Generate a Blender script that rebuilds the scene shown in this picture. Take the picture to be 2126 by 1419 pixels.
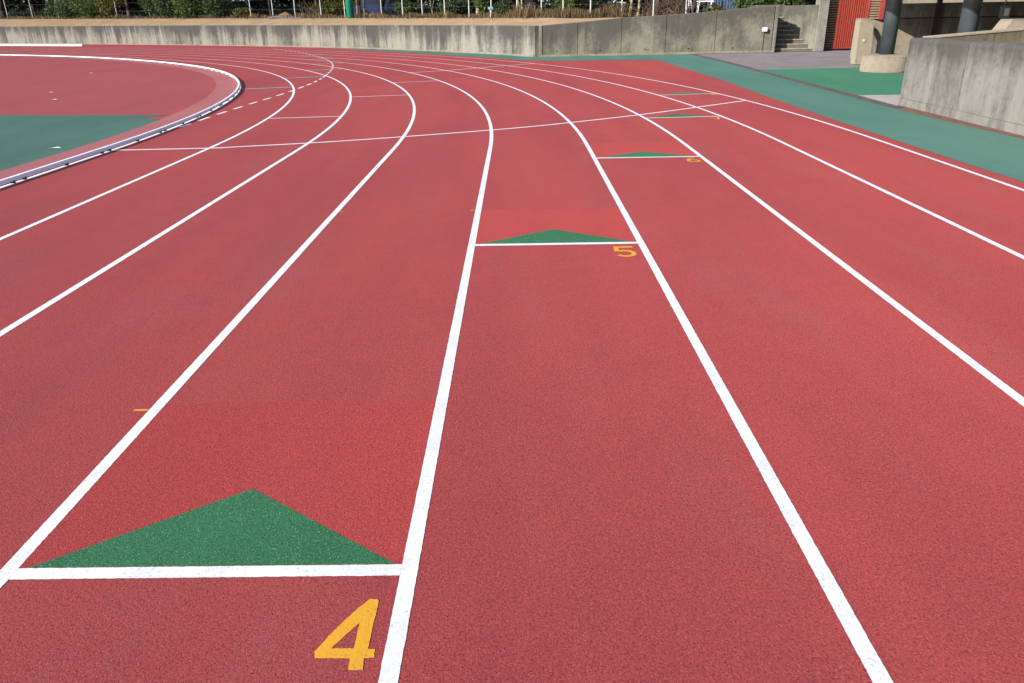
import bpy, math, random
import numpy as np
from mathutils import Vector, Matrix
from mathutils.geometry import tessellate_polygon

random.seed(7)
rng = np.random.default_rng(11)
for o in list(bpy.data.objects):
    bpy.data.objects.remove(o)
S = bpy.context.scene
COL = S.collection

# ------------------------------------------------------------------ camera
CAM_H = 1.5234
PITCH, ROLL, FPX = 0.40242, 0.018212, 1591.36
cam_d = bpy.data.cameras.new("camera")
cam_d.sensor_fit = 'HORIZONTAL'
cam_d.sensor_width = 36.0
cam_d.lens = FPX / 2126.0 * 36.0
cam_d.clip_start = 0.05
cam_d.clip_end = 1200.0
cam = bpy.data.objects.new("camera", cam_d)
COL.objects.link(cam)
_c, _s, _cp, _sp = math.cos(ROLL), math.sin(ROLL), math.cos(PITCH), math.sin(PITCH)
right = Vector((_c, -_s * _sp, -_s * _cp))
up = Vector((_s, _c * _sp, _c * _cp))
back = Vector((0, -_cp, _sp))
cam.matrix_world = Matrix(((right.x, up.x, back.x, 0), (right.y, up.y, back.y, 0),
                           (right.z, up.z, back.z, CAM_H), (0, 0, 0, 1)))
S.camera = cam

# ------------------------------------------------------------------ light
SUN_EL = math.radians(25.0)
SUN_XY = Vector((-0.74, -0.67)).normalized()        # horizontal direction towards the sun
to_sun = Vector((SUN_XY.x * math.cos(SUN_EL), SUN_XY.y * math.cos(SUN_EL), math.sin(SUN_EL)))
sun_d = bpy.data.lights.new("sun", 'SUN')
sun_d.energy = 4.2
sun_d.angle = math.radians(0.53)
sun_d.color = (1.0, 0.945, 0.875)
sun = bpy.data.objects.new("sun", sun_d)
COL.objects.link(sun)
sun.location = (-20, -20, 30)
sun.rotation_euler = to_sun.to_track_quat('Z', 'Y').to_euler()

world = bpy.data.worlds.new("World")
S.world = world
world.use_nodes = True
wn = world.node_tree.nodes
wn.clear()
sky = wn.new('ShaderNodeTexSky')
sky.sky_type = 'NISHITA'
sky.sun_disc = False
sky.sun_elevation = SUN_EL
sky.sun_rotation = math.atan2(SUN_XY.x, SUN_XY.y)
sky.air_density = 1.0
sky.dust_density = 1.0
bg = wn.new('ShaderNodeBackground')
bg.inputs['Strength'].default_value = 0.115
wo = wn.new('ShaderNodeOutputWorld')
world.node_tree.links.new(sky.outputs[0], bg.inputs['Color'])
world.node_tree.links.new(bg.outputs[0], wo.inputs['Surface'])

S.view_settings.view_transform = 'Standard'
S.view_settings.look = 'None'
S.view_settings.exposure = 0.80
S.view_settings.gamma = 1.0
S.view_settings.use_curve_mapping = False
S.cycles.use_denoising = True
S.cycles.max_bounces = 6


# ------------------------------------------------------------------ helpers
class NT:
    """tiny node-tree writer"""
    def __init__(self, name):
        self.m = bpy.data.materials.new(name)
        self.m.use_nodes = True
        self.t = self.m.node_tree
        self.t.nodes.clear()
        self.out = self.t.nodes.new('ShaderNodeOutputMaterial')

    def n(self, typ, **kw):
        nd = self.t.nodes.new('ShaderNode' + typ)
        ins = kw.pop('ins', {})
        for k, v in kw.items():
            setattr(nd, k, v)
        for k, v in ins.items():
            self.put(nd.inputs[k], v)
        return nd

    def put(self, sock, v):
        if isinstance(v, bpy.types.NodeSocket):
            self.t.links.new(v, sock)
        elif isinstance(v, (tuple, list)) and sock.type == 'RGBA':
            sock.default_value = (v[0], v[1], v[2], 1.0)
        else:
            sock.default_value = v

    def math(self, op, a, b=0.0, c=0.0, clamp=False):
        nd = self.n('Math', operation=op, use_clamp=clamp)
        self.put(nd.inputs[0], a)
        self.put(nd.inputs[1], b)
        if op in ('MULTIPLY_ADD', 'COMPARE'):
            self.put(nd.inputs[2], c)
        return nd.outputs[0]

    def noise(self, vec, scale, detail=2.0, rough=0.5):
        nd = self.n('TexNoise', ins={'Scale': scale, 'Detail': detail, 'Roughness': rough})
        self.put(nd.inputs['Vector'], vec)
        return nd.outputs['Fac']

    def ramp(self, v, lo, hi, a=0.0, b=1.0):
        nd = self.n('MapRange', interpolation_type='SMOOTHSTEP')
        for k, x in (('Value', v), ('From Min', lo), ('From Max', hi), ('To Min', a), ('To Max', b)):
            self.put(nd.inputs[k], x)
        return nd.outputs[0]

    def mix(self, f, a, b, mode='MIX'):
        nd = self.n('Mix', data_type='RGBA', blend_type=mode)
        self.put(nd.inputs[0], f)
        self.put(nd.inputs[6], a)
        self.put(nd.inputs[7], b)
        return nd.outputs[2]

    def pos(self):
        return self.n('NewGeometry').outputs['Position']

    def scaled(self, vec, sx, sy, sz):
        nd = self.n('VectorMath', operation='MULTIPLY')
        self.put(nd.inputs[0], vec)
        nd.inputs[1].default_value = (sx, sy, sz)
        return nd.outputs[0]

    def finish(self, color, rough=0.8, spec=0.3, metal=0.0, bump=None, bstr=0.3, bdist=0.01, drough=0.0, sss=None, extra=None):
        p = self.n('BsdfPrincipled')
        self.put(p.inputs['Base Color'], color)
        self.put(p.inputs['Roughness'], rough)
        p.inputs['Specular IOR Level'].default_value = spec
        p.inputs['Metallic'].default_value = metal
        if 'Diffuse Roughness' in p.inputs:
            p.inputs['Diffuse Roughness'].default_value = drough
        if bump is not None:
            b = self.n('Bump', ins={'Strength': bstr, 'Distance': bdist})
            self.put(b.inputs['Height'], bump)
            self.t.links.new(b.outputs[0], p.inputs['Normal'])
        surf = p.outputs[0]
        if extra is not None:                      # translucent leaf share
            tr = self.n('BsdfTranslucent')
            self.put(tr.inputs['Color'], extra)
            mx = self.n('MixShader')
            mx.inputs[0].default_value = 0.25
            self.t.links.new(surf, mx.inputs[1])
            self.t.links.new(tr.outputs[0], mx.inputs[2])
            surf = mx.outputs[0]
        self.t.links.new(surf, self.out.inputs['Surface'])
        return self.m


def tag(o, label=None, cat=None, group=None, kind=None):
    if label: o['label'] = label
    if cat: o['category'] = cat
    if group: o['group'] = group
    if kind: o['kind'] = kind
    return o


def thing(name, label, cat, loc=(0, 0, 0), group=None):
    o = bpy.data.objects.new(name, None)
    o.empty_display_size = 0.2
    o.location = loc
    COL.objects.link(o)
    return tag(o, label, cat, group)


def mesh_data(name, verts, faces, mat=None, uvs=None, smooth=False):
    me = bpy.data.meshes.new(name)
    me.from_pydata([tuple(v) for v in verts], [], [tuple(f) for f in faces])
    if uvs is not None:
        lay = me.uv_layers.new(name='UVMap')
        lay.data.foreach_set('uv', np.asarray(uvs, dtype=np.float32).ravel())
    if mat: me.materials.append(mat)
    if smooth:
        me.polygons.foreach_set('use_smooth', [True] * len(me.polygons))
    me.update()
    return me


def world_loc(o):
    v = Vector(o.location)
    p = o.parent
    while p:
        v = v + Vector(p.location)
        p = p.parent
    return v


def obj(name, verts, faces, mat, parent=None, uvs=None, smooth=False, loc=None):
    """verts are in world coordinates; the object's origin goes to loc or the parent's origin"""
    base = world_loc(parent) if parent else Vector((0, 0, 0))
    o_loc = Vector(loc) if loc is not None else base
    V = [(v[0] - o_loc.x, v[1] - o_loc.y, v[2] - o_loc.z) for v in verts]
    o = bpy.data.objects.new(name, mesh_data(name, V, faces, mat, uvs, smooth))
    COL.objects.link(o)
    if parent:
        o.parent = parent
    o.location = o_loc - base
    return o


class MB:
    """collects shapes with UVs (u along the surface in m, v = height below the top in m)"""
    def __init__(self):
        self.v, self.f, self.uv = [], [], []

    def face(self, idx, uv=None):
        self.f.append(tuple(idx))
        self.uv += uv if uv else [(0, 0)] * len(idx)

    def quad(self, a, b, c, d, uv=None):
        i = len(self.v)
        self.v += [a, b, c, d]
        self.face((i, i + 1, i + 2, i + 3), uv)

    def box(self, x0, x1, y0, y1, z0, z1, uo=0.0, bev=0.0):
        P = lambda x, y, z: (x, y, z)
        zt = z1
        if bev <= 0:
            self.quad(P(x0, y0, z0), P(x1, y0, z0), P(x1, y0, z1), P(x0, y0, z1), [(x0 + uo, z0 - zt), (x1 + uo, z0 - zt), (x1 + uo, 0), (x0 + uo, 0)])
            self.quad(P(x1, y1, z0), P(x0, y1, z0), P(x0, y1, z1), P(x1, y1, z1), [(x1 + uo, z0 - zt), (x0 + uo, z0 - zt), (x0 + uo, 0), (x1 + uo, 0)])
            self.quad(P(x0, y1, z0), P(x0, y0, z0), P(x0, y0, z1), P(x0, y1, z1), [(y1 + uo, z0 - zt), (y0 + uo, z0 - zt), (y0 + uo, 0), (y1 + uo, 0)])
            self.quad(P(x1, y0, z0), P(x1, y1, z0), P(x1, y1, z1), P(x1, y0, z1), [(y0 + uo, z0 - zt), (y1 + uo, z0 - zt), (y1 + uo, 0), (y0 + uo, 0)])
            self.quad(P(x0, y0, z1), P(x1, y0, z1), P(x1, y1, z1), P(x0, y1, z1), [(x0, -.02), (x1, -.02), (x1, -.02), (x0, -.02)])
            self.quad(P(x0, y1, z0), P(x1, y1, z0), P(x1, y0, z0), P(x0, y0, z0), [(x0, z0 - zt)] * 4)
        return self

    def prism(self, poly, axis, a, b, ztop=None):
        """polygon (list of 2D points, counter-clockwise seen from -axis) extruded along axis 'x','y' or 'z' from a to b"""
        def P(p, t):
            return (t, p[0], p[1]) if axis == 'x' else ((p[0], t, p[1]) if axis == 'y' else (p[0], p[1], t))
        n = len(poly)
        zt = ztop if ztop is not None else (max(p[1] for p in poly) if axis != 'z' else max(a, b))
        i = len(self.v)
        self.v += [P(p, a) for p in poly] + [P(p, b) for p in poly]
        def UV(k):
            x, y, z = self.v[k]
            return (x + y, z - zt)
        f1 = list(range(i, i + n)); f2 = list(range(i + 2 * n - 1, i + n - 1, -1))
        if axis in ('z', 'x'):
            f1.reverse(); f2.reverse()
        if b < a:
            f1.reverse(); f2.reverse()
        self.face(f1, [UV(k) for k in f1])
        self.face(f2, [UV(k) for k in f2])
        for k in range(n):
            q = [i + (k + 1) % n, i + k, i + n + k, i + n + (k + 1) % n]
            if axis in ('z', 'x'): q.reverse()
            if b < a: q.reverse()
            self.face(q, [UV(j) for j in q])
        return self

    def tube(self, p0, p1, r0, r1, n=10, caps=True):
        p0, p1 = Vector(p0), Vector(p1)
        d = (p1 - p0)
        L = d.length
        q = d.to_track_quat('Z', 'Y')
        i = len(self.v)
        for p, r in ((p0, r0), (p1, r1)):
            for k in range(n):
                a = 2 * math.pi * k / n
                self.v.append(tuple(p + q @ Vector((r * math.cos(a), r * math.sin(a), 0))))
        for k in range(n):
            k2 = (k + 1) % n
            u0, u1 = k / n * 6.28 * r0, (k + 1) / n * 6.28 * r0
            self.face((i + k, i + k2, i + n + k2, i + n + k), [(u0, -L), (u1, -L), (u1, 0), (u0, 0)])
        if caps:
            self.face(tuple(range(i + n - 1, i - 1, -1)), [(0, -L)] * n)
            self.face(tuple(range(i + n, i + 2 * n)), [(0, -.03)] * n)
        return self

    def pipe(self, pts, radii, n=8):
        for k in range(len(pts) - 1):
            self.tube(pts[k], pts[k + 1], radii[k], radii[k + 1], n, caps=True)
        return self

    def build(self, name, mat, parent=None, smooth=False, loc=None):
        return obj(name, self.v, self.f, mat, parent, self.uv, smooth, loc)


# ------------------------------------------------------------------ materials
def rubber(name, c_dark, c_mid, c_light, gran=1.0, specks=None, spec=0.18, seed=0.0, bstr=0.42, wear=0.0):
    t = NT(name)
    p0 = t.pos()
    add = t.n('VectorMath', operation='ADD')
    t.put(add.inputs[0], p0); add.inputs[1].default_value = (seed, seed * 1.7, 0)
    p = add.outputs[0]
    big = t.noise(t.scaled(p, 1.0, 0.35, 1), 0.55, 3, 0.55)
    band = t.noise(t.scaled(p, 1.6, 0.12, 1), 1.0, 3, 0.6)
    mid = t.noise(p, 4.0, 4, 0.6)
    fine = t.noise(p, 120.0, 3, 0.65)
    gr = t.n('TexVoronoi', feature='F1', ins={'Scale': 260.0, 'Randomness': 1.0})
    t.put(gr.inputs['Vector'], p)
    f = t.math('ADD', t.math('MULTIPLY', big, 0.5), t.math('MULTIPLY', band, 0.35))
    f = t.math('ADD', f, t.math('MULTIPLY', mid, 0.15))
    c = t.mix(t.ramp(f, 0.38, 0.60), c_dark, c_light)
    c = t.mix(0.35, c, c_mid)
    if wear:                                          # greyed, scuffed strips along the running direction and dusty blots
        wn1 = t.noise(t.scaled(p, 1.5, 0.35, 1), 1.0, 6, 0.68)
        wn2 = t.noise(p, 1.7, 6, 0.7)
        g_ = sum(c_mid) / 3 * 1.05
        grey = tuple(0.55 * x + 0.45 * g_ for x in c_mid)
        c = t.mix(t.math('MULTIPLY', t.ramp(wn1, 0.48, 0.68), 0.55 * wear), c, grey)
        c = t.mix(t.math('MULTIPLY', t.ramp(wn2, 0.52, 0.72), 0.45 * wear), c, tuple(x * 0.72 for x in c_dark))
    # granules: lighter tops and dark pores
    sepc = t.n('SeparateColor'); t.put(sepc.inputs[0], gr.outputs['Color'])
    rnd = sepc.outputs[0]
    c = t.mix(t.math('MULTIPLY', t.ramp(rnd, 0.70, 1.0), 0.34 * gran), c, tuple(min(1, x * 1.7 + 0.03) for x in c_light))
    pore = t.math('MULTIPLY', t.ramp(fine, 0.50, 0.36), 0.55 * gran)
    c = t.mix(pore, c, tuple(x * 0.38 for x in c_dark))
    c = t.mix(t.math('MULTIPLY', t.ramp(rnd, 0.10, 0.0), 0.6 * gran), c, tuple(x * 0.3 for x in c_dark))
    if specks:
        g2 = t.n('TexVoronoi', feature='F1', ins={'Scale': 420.0, 'Randomness': 1.0})
        t.put(g2.inputs['Vector'], p)
        s2 = t.n('SeparateColor'); t.put(s2.inputs[0], g2.outputs['Color'])
        c = t.mix(t.math('MULTIPLY', t.ramp(s2.outputs[1], 0.0, 0.16, 0.6, 0.0), 1.0), c, (0.012, 0.045, 0.022))
        c = t.mix(t.math('MULTIPLY', t.ramp(s2.outputs[2], 0.93, 1.0), 0.5), c, (0.16, 0.10, 0.07))
        c = t.mix(t.ramp(s2.outputs[0], specks[0], 1.0), c, specks[1])  # pale specks put sparkling glints into the colour
    h = t.math('ADD', t.math('MULTIPLY', fine, 0.7), t.math('MULTIPLY', gr.outputs['Distance'], -0.6))
    return t.finish(c, rough=0.78, spec=spec, bump=h, bstr=bstr, bdist=0.004, drough=0.3)


M = {}
M['track'] = rubber('red_rubber', (0.258, 0.045, 0.048), (0.310, 0.048, 0.049), (0.342, 0.058, 0.055), gran=0.95, wear=0.42)
M['track_new'] = rubber('red_rubber_fresh', (0.320, 0.044, 0.042), (0.350, 0.048, 0.046), (0.380, 0.057, 0.052), gran=1.0, seed=31)
M['infield'] = rubber('red_rubber_infield', (0.275, 0.056, 0.058), (0.305, 0.059, 0.061), (0.33, 0.066, 0.068), gran=0.5, wear=0.3, seed=7)
M['border'] = rubber('red_rubber_border', (0.31, 0.098, 0.098), (0.335, 0.110, 0.110), (0.37, 0.128, 0.126), gran=0.5, seed=17)
M['green'] = rubber('green_rubber', (0.050, 0.138, 0.106), (0.064, 0.156, 0.124), (0.084, 0.174, 0.142), gran=0.5, wear=0.5, seed=3)
M['green_pale'] = rubber('green_rubber_infield', (0.046, 0.115, 0.086), (0.060, 0.135, 0.102), (0.078, 0.155, 0.120), gran=0.5, seed=5, wear=0.5)
M['green_bright'] = rubber('green_rubber_apron', (0.036, 0.150, 0.092), (0.044, 0.168, 0.104), (0.056, 0.186, 0.118), gran=0.4, seed=9, wear=0.25)
M['green_mark'] = rubber('green_marking', (0.024, 0.115, 0.050), (0.030, 0.142, 0.062), (0.040, 0.168, 0.078), gran=0.9, specks=(0.975, (0.26, 0.44, 0.30)), seed=13)


def paint(name, col, worn):
    t = NT(name)
    p = t.pos()
    w = t.noise(p, 90.0, 4, 0.7)
    b = t.noise(p, 6.0, 3, 0.6)
    w2 = t.noise(p, 260.0, 3, 0.7)
    m = t.math('MULTIPLY', t.ramp(w, 0.45, 0.34), t.ramp(b, 0.36, 0.60))
    m = t.math('MAXIMUM', m, t.math('MULTIPLY', t.ramp(w2, 0.36, 0.27), t.ramp(b, 0.42, 0.6)))
    c = t.mix(t.math('MULTIPLY', m, 0.85), col, worn)
    c = t.mix(t.math('MULTIPLY', t.ramp(b, 0.42, 0.68), 0.55), c, tuple(x * 0.82 for x in col))
    return t.finish(c, rough=0.7, spec=0.3, bump=w, bstr=0.35, bdist=0.003)


M['white_paint'] = paint('white_line_paint', (0.76, 0.76, 0.775), (0.33, 0.30, 0.34))
M['yellow_paint'] = paint('yellow_number_paint', (0.71, 0.345, 0.026), (0.38, 0.13, 0.03))


def concrete(name, light, dark, top=0.5, blotch=0.5, streaks=1.0, usc=1.0, warm=None, board=0.62):
    t = NT(name)
    uv = t.n('UVMap')
    s = t.n('SeparateXYZ'); t.put(s.inputs[0], uv.outputs[0])
    u, v = s.outputs[0], s.outputs[1]
    def comb(x, y):
        c = t.n('CombineXYZ'); t.put(c.inputs[0], x); t.put(c.inputs[1], y)
        return c.outputs[0]
    n1 = t.noise(comb(t.math('MULTIPLY', u, 1.1 * usc), t.math('MULTIPLY', v, 0.10)), 1.0, 6, 0.72)
    n0 = t.noise(comb(t.math('MULTIPLY', u, 0.28), 3.7), 1.0, 2, 0.5)
    n2 = t.noise(comb(u, v), 1.1, 6, 0.66)
    n3 = t.noise(comb(u, v), 8.0, 6, 0.72)
    n4 = t.noise(comb(t.math('MULTIPLY', u, 5.0 * usc), t.math('MULTIPLY', v, 0.45)), 1.0, 5, 0.75)
    n5 = t.noise(comb(t.math('MULTIPLY', u, 1.9 * usc), t.math('MULTIPLY', v, 0.30)), 1.0, 5, 0.7)
    # run-off grime and a darker top tone: heavy under the top edge, thinning down the face in uneven streaks
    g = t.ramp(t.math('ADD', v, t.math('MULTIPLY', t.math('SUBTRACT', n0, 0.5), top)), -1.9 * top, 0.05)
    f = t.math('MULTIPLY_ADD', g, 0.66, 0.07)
    f = t.math('MULTIPLY_ADD', t.math('SUBTRACT', n1, 0.5), 1.5 * streaks, f)
    f = t.math('MULTIPLY_ADD', t.math('SUBTRACT', n5, 0.5), 2.2 * streaks, f)
    f = t.math('MULTIPLY_ADD', t.math('SUBTRACT', n4, 0.5), 1.5 * streaks, f)
    f = t.math('MULTIPLY_ADD', t.math('SUBTRACT', n2, 0.5), 2.4 * blotch, f)
    f = t.math('MULTIPLY_ADD', t.math('SUBTRACT', n3, 0.5), 0.9, f)
    # formwork boards: each cast strip took the grime a little differently
    bd = t.n('TexWhiteNoise', noise_dimensions='1D')
    ub = t.math('DIVIDE', u, board)
    t.put(bd.inputs['W'], t.math('FLOOR', ub))
    f = t.math('MULTIPLY_ADD', t.math('SUBTRACT', bd.outputs['Value'], 0.5), 0.62 * streaks, f)
    m = t.ramp(f, -0.38, 0.80)
    c = t.mix(m, light, dark)
    c = t.mix(t.math('MULTIPLY', t.ramp(n4, 0.58, 0.68), 0.6 * streaks), c, tuple(x * 0.55 for x in dark))
    c = t.mix(t.math('MULTIPLY', t.ramp(n3, 0.56, 0.68), 0.35), c, tuple(x * 0.7 for x in dark))
    fr = t.math('FRACT', ub)
    seam = t.math('MULTIPLY', t.math('LESS_THAN', t.math('MULTIPLY', fr, board), 0.018), t.math('GREATER_THAN', bd.outputs['Value'], 0.45))
    c = t.mix(t.math('MULTIPLY', seam, 0.55 * streaks), c, tuple(x * 0.45 for x in dark))
    h = t.math('ADD', n3, t.math('MULTIPLY', n2, 0.6))
    return t.finish(c, rough=0.9, spec=0.2, bump=h, bstr=0.5, bdist=0.02, drough=0.6)


M['wall_far'] = concrete('stained_concrete', (0.245, 0.236, 0.202), (0.066, 0.064, 0.060), top=0.52, usc=1.0)
M['wall_right'] = concrete('mottled_concrete', (0.225, 0.212, 0.170), (0.086, 0.082, 0.071), top=0.62, usc=0.6, streaks=0.6, blotch=0.85, board=0.9)
M['wall_near'] = concrete('pale_streaked_concrete', (0.195, 0.188, 0.174), (0.068, 0.066, 0.062), top=0.27, usc=1.5, streaks=0.6, blotch=0.5, board=0.9)  # tone gets darker towards the top edge
M['wall_return'] = concrete('dirty_tan_concrete', (0.17, 0.140, 0.095), (0.08, 0.068, 0.050), top=0.3, usc=1.2)
M['footing'] = concrete('pale_footing_concrete', (0.27, 0.235, 0.185), (0.15, 0.13, 0.105), top=0.02, streaks=0.6)
M['tan_conc'] = concrete('tan_concrete', (0.285, 0.248, 0.190), (0.14, 0.12, 0.092), top=0.05, streaks=0.35, blotch=0.3)
M['drum'] = concrete('cream_concrete', (0.31, 0.268, 0.22), (0.17, 0.145, 0.115), top=0.05, streaks=0.25, blotch=0.25)
M['dark_conc'] = concrete('grey_grimy_concrete', (0.27, 0.25, 0.245), (0.11, 0.105, 0.108), top=0.4, streaks=0.8)
M['pier'] = concrete('white_stained_concrete', (0.27, 0.26, 0.235), (0.11, 0.105, 0.10), top=1.1, streaks=0.6)
M['step'] = concrete('worn_step_concrete', (0.17, 0.158, 0.135), (0.08, 0.075, 0.07), top=0.02, streaks=0.3)


def plain(name, col, rough=0.6, spec=0.4, metal=0.0, var=0.15, scale=6.0, bstr=0.1):
    t = NT(name)
    p = t.pos()
    n = t.noise(p, scale, 5, 0.65)
    c = t.mix(t.ramp(n, 0.35, 0.68), col, tuple(x * (1 - var) for x in col))
    return t.finish(c, rough=rough, spec=spec, metal=metal, bump=n, bstr=bstr, bdist=0.01)


M['column'] = plain('slate_steel_paint', (0.066, 0.078, 0.092), 0.40, 0.5, var=0.25, scale=3.0)
M['gate_red'] = plain('red_gate_paint', (0.33, 0.050, 0.034), 0.55, 0.4, var=0.3, scale=9.0)
M['nosing'] = plain('pale_yellow_nosing', (0.36, 0.31, 0.20), 0.7, 0.3, var=0.3)
M['slat'] = plain('tan_louvre_paint', (0.30, 0.21, 0.13), 0.6, 0.3, var=0.3, scale=5.0)
M['gate_back'] = plain('gate_backing', (0.030, 0.020, 0.026), 0.8, 0.2, var=0.4, scale=4.0)
M['kerb'] = plain('white_aluminium_kerb', (0.87, 0.87, 0.90), 0.42, 0.5, var=0.05, scale=12)
M['foot'] = plain('black_rubber_foot', (0.018, 0.018, 0.02), 0.7, 0.3)
M['white_steel'] = plain('white_painted_steel', (0.50, 0.50, 0.49), 0.5, 0.4, var=0.25, scale=5)
M['white_board'] = plain('white_painted_board', (0.82, 0.82, 0.82), 0.5, 0.4, var=0.05)
M['dark_steel'] = plain('dark_brown_steel', (0.03, 0.022, 0.022), 0.5, 0.4)
M['box_white'] = plain('white_plastic', (0.80, 0.80, 0.80), 0.4, 0.5, var=0.04)
M['box_blue'] = plain('pale_blue_enamel', (0.22, 0.27, 0.34), 0.5, 0.4)
M['pole_green'] = plain('turquoise_pole_paint', (0.018, 0.300, 0.205), 0.4, 0.5, var=0.12, scale=3)
M['bark_grey'] = plain('grey_bark', (0.16, 0.125, 0.10), 0.9, 0.1, var=0.5, scale=14, bstr=0.8)
M['bark_dark'] = plain('dark_bark', (0.045, 0.034, 0.034), 0.9, 0.1, var=0.5, scale=14, bstr=0.8)
M['bark_pale'] = plain('pale_bark', (0.36, 0.29, 0.19), 0.9, 0.1, var=0.4, scale=14, bstr=0.8)
M['paper'] = plain('white_paper', (0.7, 0.7, 0.7), 0.8, 0.2)
M['tube'] = plain('grey_plastic_tube', (0.10, 0.09, 0.11), 0.6, 0.3)
M['bag'] = plain('black_plastic', (0.012, 0.012, 0.016), 0.35, 0.5)
M['tap'] = plain('light_blue_enamel', (0.18, 0.38, 0.44), 0.5, 0.4)
M['car_blue'] = plain('navy_car_paint', (0.018, 0.03, 0.09), 0.22, 0.6, var=0.05)
M['car_white'] = plain('white_car_paint', (0.72, 0.73, 0.75), 0.22, 0.6, var=0.03)
M['car_silver'] = plain('silver_car_paint', (0.30, 0.33, 0.38), 0.22, 0.6, var=0.05)
M['glass'] = plain('dark_car_glass', (0.02, 0.025, 0.035), 0.08, 0.6, var=0.1)
M['tyre'] = plain('tyre_rubber', (0.015, 0.015, 0.015), 0.8, 0.2)
M['rim'] = plain('alloy_rim', (0.35, 0.35, 0.36), 0.35, 0.5, metal=0.7)
M['lamp_red'] = plain('red_lamp_plastic', (0.35, 0.01, 0.01), 0.2, 0.5)
M['lamp_clear'] = plain('clear_lamp_plastic', (0.6, 0.6, 0.6), 0.15, 0.5)
M['shed'] = plain('blue_grey_sheet_metal', (0.055, 0.085, 0.15), 0.5, 0.4, var=0.2, scale=3)
M['roof'] = plain('grey_roof_deck', (0.30, 0.29, 0.27), 0.8, 0.2, var=0.2, scale=1.5)
M['drain'] = plain('dark_drain_channel', (0.165, 0.118, 0.122), 0.8, 0.2, var=0.35, scale=5)
M['rust_soil'] = plain('rusty_soil', (0.235, 0.130, 0.098), 0.95, 0.1, var=0.4, scale=7, bstr=0.6)


def soil(name, a, b, c3, sc=1.0):
    t = NT(name)
    p = t.pos()
    n = t.noise(p, 0.9 * sc, 5, 0.6)
    n2 = t.noise(p, 9.0 * sc, 6, 0.7)
    c = t.mix(t.ramp(n, 0.35, 0.65), a, b)
    c = t.mix(t.math('MULTIPLY', t.ramp(n2, 0.48, 0.70), 0.7), c, c3)
    return t.finish(c, rough=0.95, spec=0.1, bump=n2, bstr=0.8, bdist=0.05, drough=0.8)


M['bank'] = soil('dry_earth', (0.310, 0.228, 0.140), (0.255, 0.178, 0.108), (0.18, 0.122, 0.070))
M['litter_shaded'] = soil('shaded_leaf_litter', (0.060, 0.045, 0.028), (0.045, 0.034, 0.022), (0.09, 0.064, 0.038))  # ground colour darkened in place of shade under the trees
M['mound'] = soil('brown_soil', (0.20, 0.135, 0.085), (0.16, 0.108, 0.07), (0.12, 0.08, 0.05))
M['asphalt'] = soil('grey_asphalt', (0.150, 0.138, 0.148), (0.122, 0.113, 0.122), (0.185, 0.172, 0.178), 1.0)
M['slab'] = soil('grey_concrete_slab', (0.26, 0.245, 0.235), (0.22, 0.205, 0.20), (0.30, 0.28, 0.26), 0.8)
M['ground'] = soil('compacted_ground', (0.16, 0.14, 0.11), (0.12, 0.11, 0.09), (0.2, 0.17, 0.13), 0.5)


def leafmat(name, cols, trans):
    t = NT(name)
    g = t.n('NewGeometry')
    p = g.outputs['Position']
    r = g.outputs['Random Per Island']
    n = t.noise(p, 1.3, 3, 0.6)
    f = t.math('ADD', t.math('MULTIPLY', r, 0.65), t.math('MULTIPLY', n, 0.5))
    c = t.mix(t.ramp(f, 0.2, 0.6), cols[0], cols[1])
    c = t.mix(t.ramp(f, 0.72, 1.0), c, cols[2])
    return t.finish(c, rough=0.55, spec=0.22, extra=trans)


M['leaf_dark'] = leafmat('dark_evergreen_leaves', ((0.012, 0.024, 0.010), (0.040, 0.066, 0.025), (0.120, 0.150, 0.070)), (0.05, 0.09, 0.015))
M['leaf_olive'] = leafmat('olive_leaves', ((0.035, 0.038, 0.010), (0.075, 0.078, 0.018), (0.15, 0.130, 0.035)), (0.12, 0.12, 0.02))
M['leaf_bright'] = leafmat('bright_green_leaves', ((0.020, 0.038, 0.010), (0.060, 0.090, 0.025), (0.155, 0.185, 0.070)), (0.10, 0.16, 0.02))
M['leaf_shaded'] = leafmat('shaded_wood_leaves', ((0.005, 0.008, 0.006), (0.011, 0.017, 0.010), (0.024, 0.034, 0.018)), (0.02, 0.04, 0.01))  # leaves darkened so the colour itself carries the shade of the wood
M['dry'] = leafmat('dry_grass_blades', ((0.060, 0.042, 0.022), (0.14, 0.096, 0.050), (0.27, 0.195, 0.105)), (0.2, 0.14, 0.05))
M['twig'] = plain('bramble_twigs', (0.17, 0.115, 0.085), 0.9, 0.1, var=0.5, scale=9)


# ------------------------------------------------------------------ track geometry
TC = Vector((-37.9884, 10.2030)); TR = 32.8833; TH = 0.0115744
te = Vector((math.sin(TH), math.cos(TH))); tn = Vector((math.cos(TH), -math.sin(TH)))
LW = 1.22
PH1, TR2 = math.radians(36.0), 50.0
TC2 = TC + (TR - TR2) * (tn * math.cos(PH1) + te * math.sin(PH1))


def tpt(lat, s):
    """lat: metres outside the kerb; s: metres along lane 1's edge, 0 where the bend starts"""
    if s <= 0:
        return TC + tn * (TR + lat) + te * s
    a = s / TR
    if a <= PH1:
        return TC + (tn * math.cos(a) + te * math.sin(a)) * (TR + lat)
    a = PH1 + (s - PH1 * TR) / TR2
    return TC2 + (tn * math.cos(a) + te * math.sin(a)) * (TR2 + lat)


def ang2s(deg):
    return math.radians(deg) * TR


S_MIN, S_MAX = -16.0, PH1 * TR + TR2 * math.radians(78)


def srange(a, b, step=0.4):
    n = max(2, int(math.ceil((b - a) / step)) + 1)
    return [a + (b - a) * i / (n - 1) for i in range(n)]


def strip(name, left, right_, z, mat, parent):
    n = len(left)
    V = [(p[0], p[1], z) for p in left] + [(p[0], p[1], z) for p in right_]
    F = [(i, n + i, n + i + 1, i + 1) for i in range(n - 1)]
    return obj(name, V, F, mat, parent)


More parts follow.
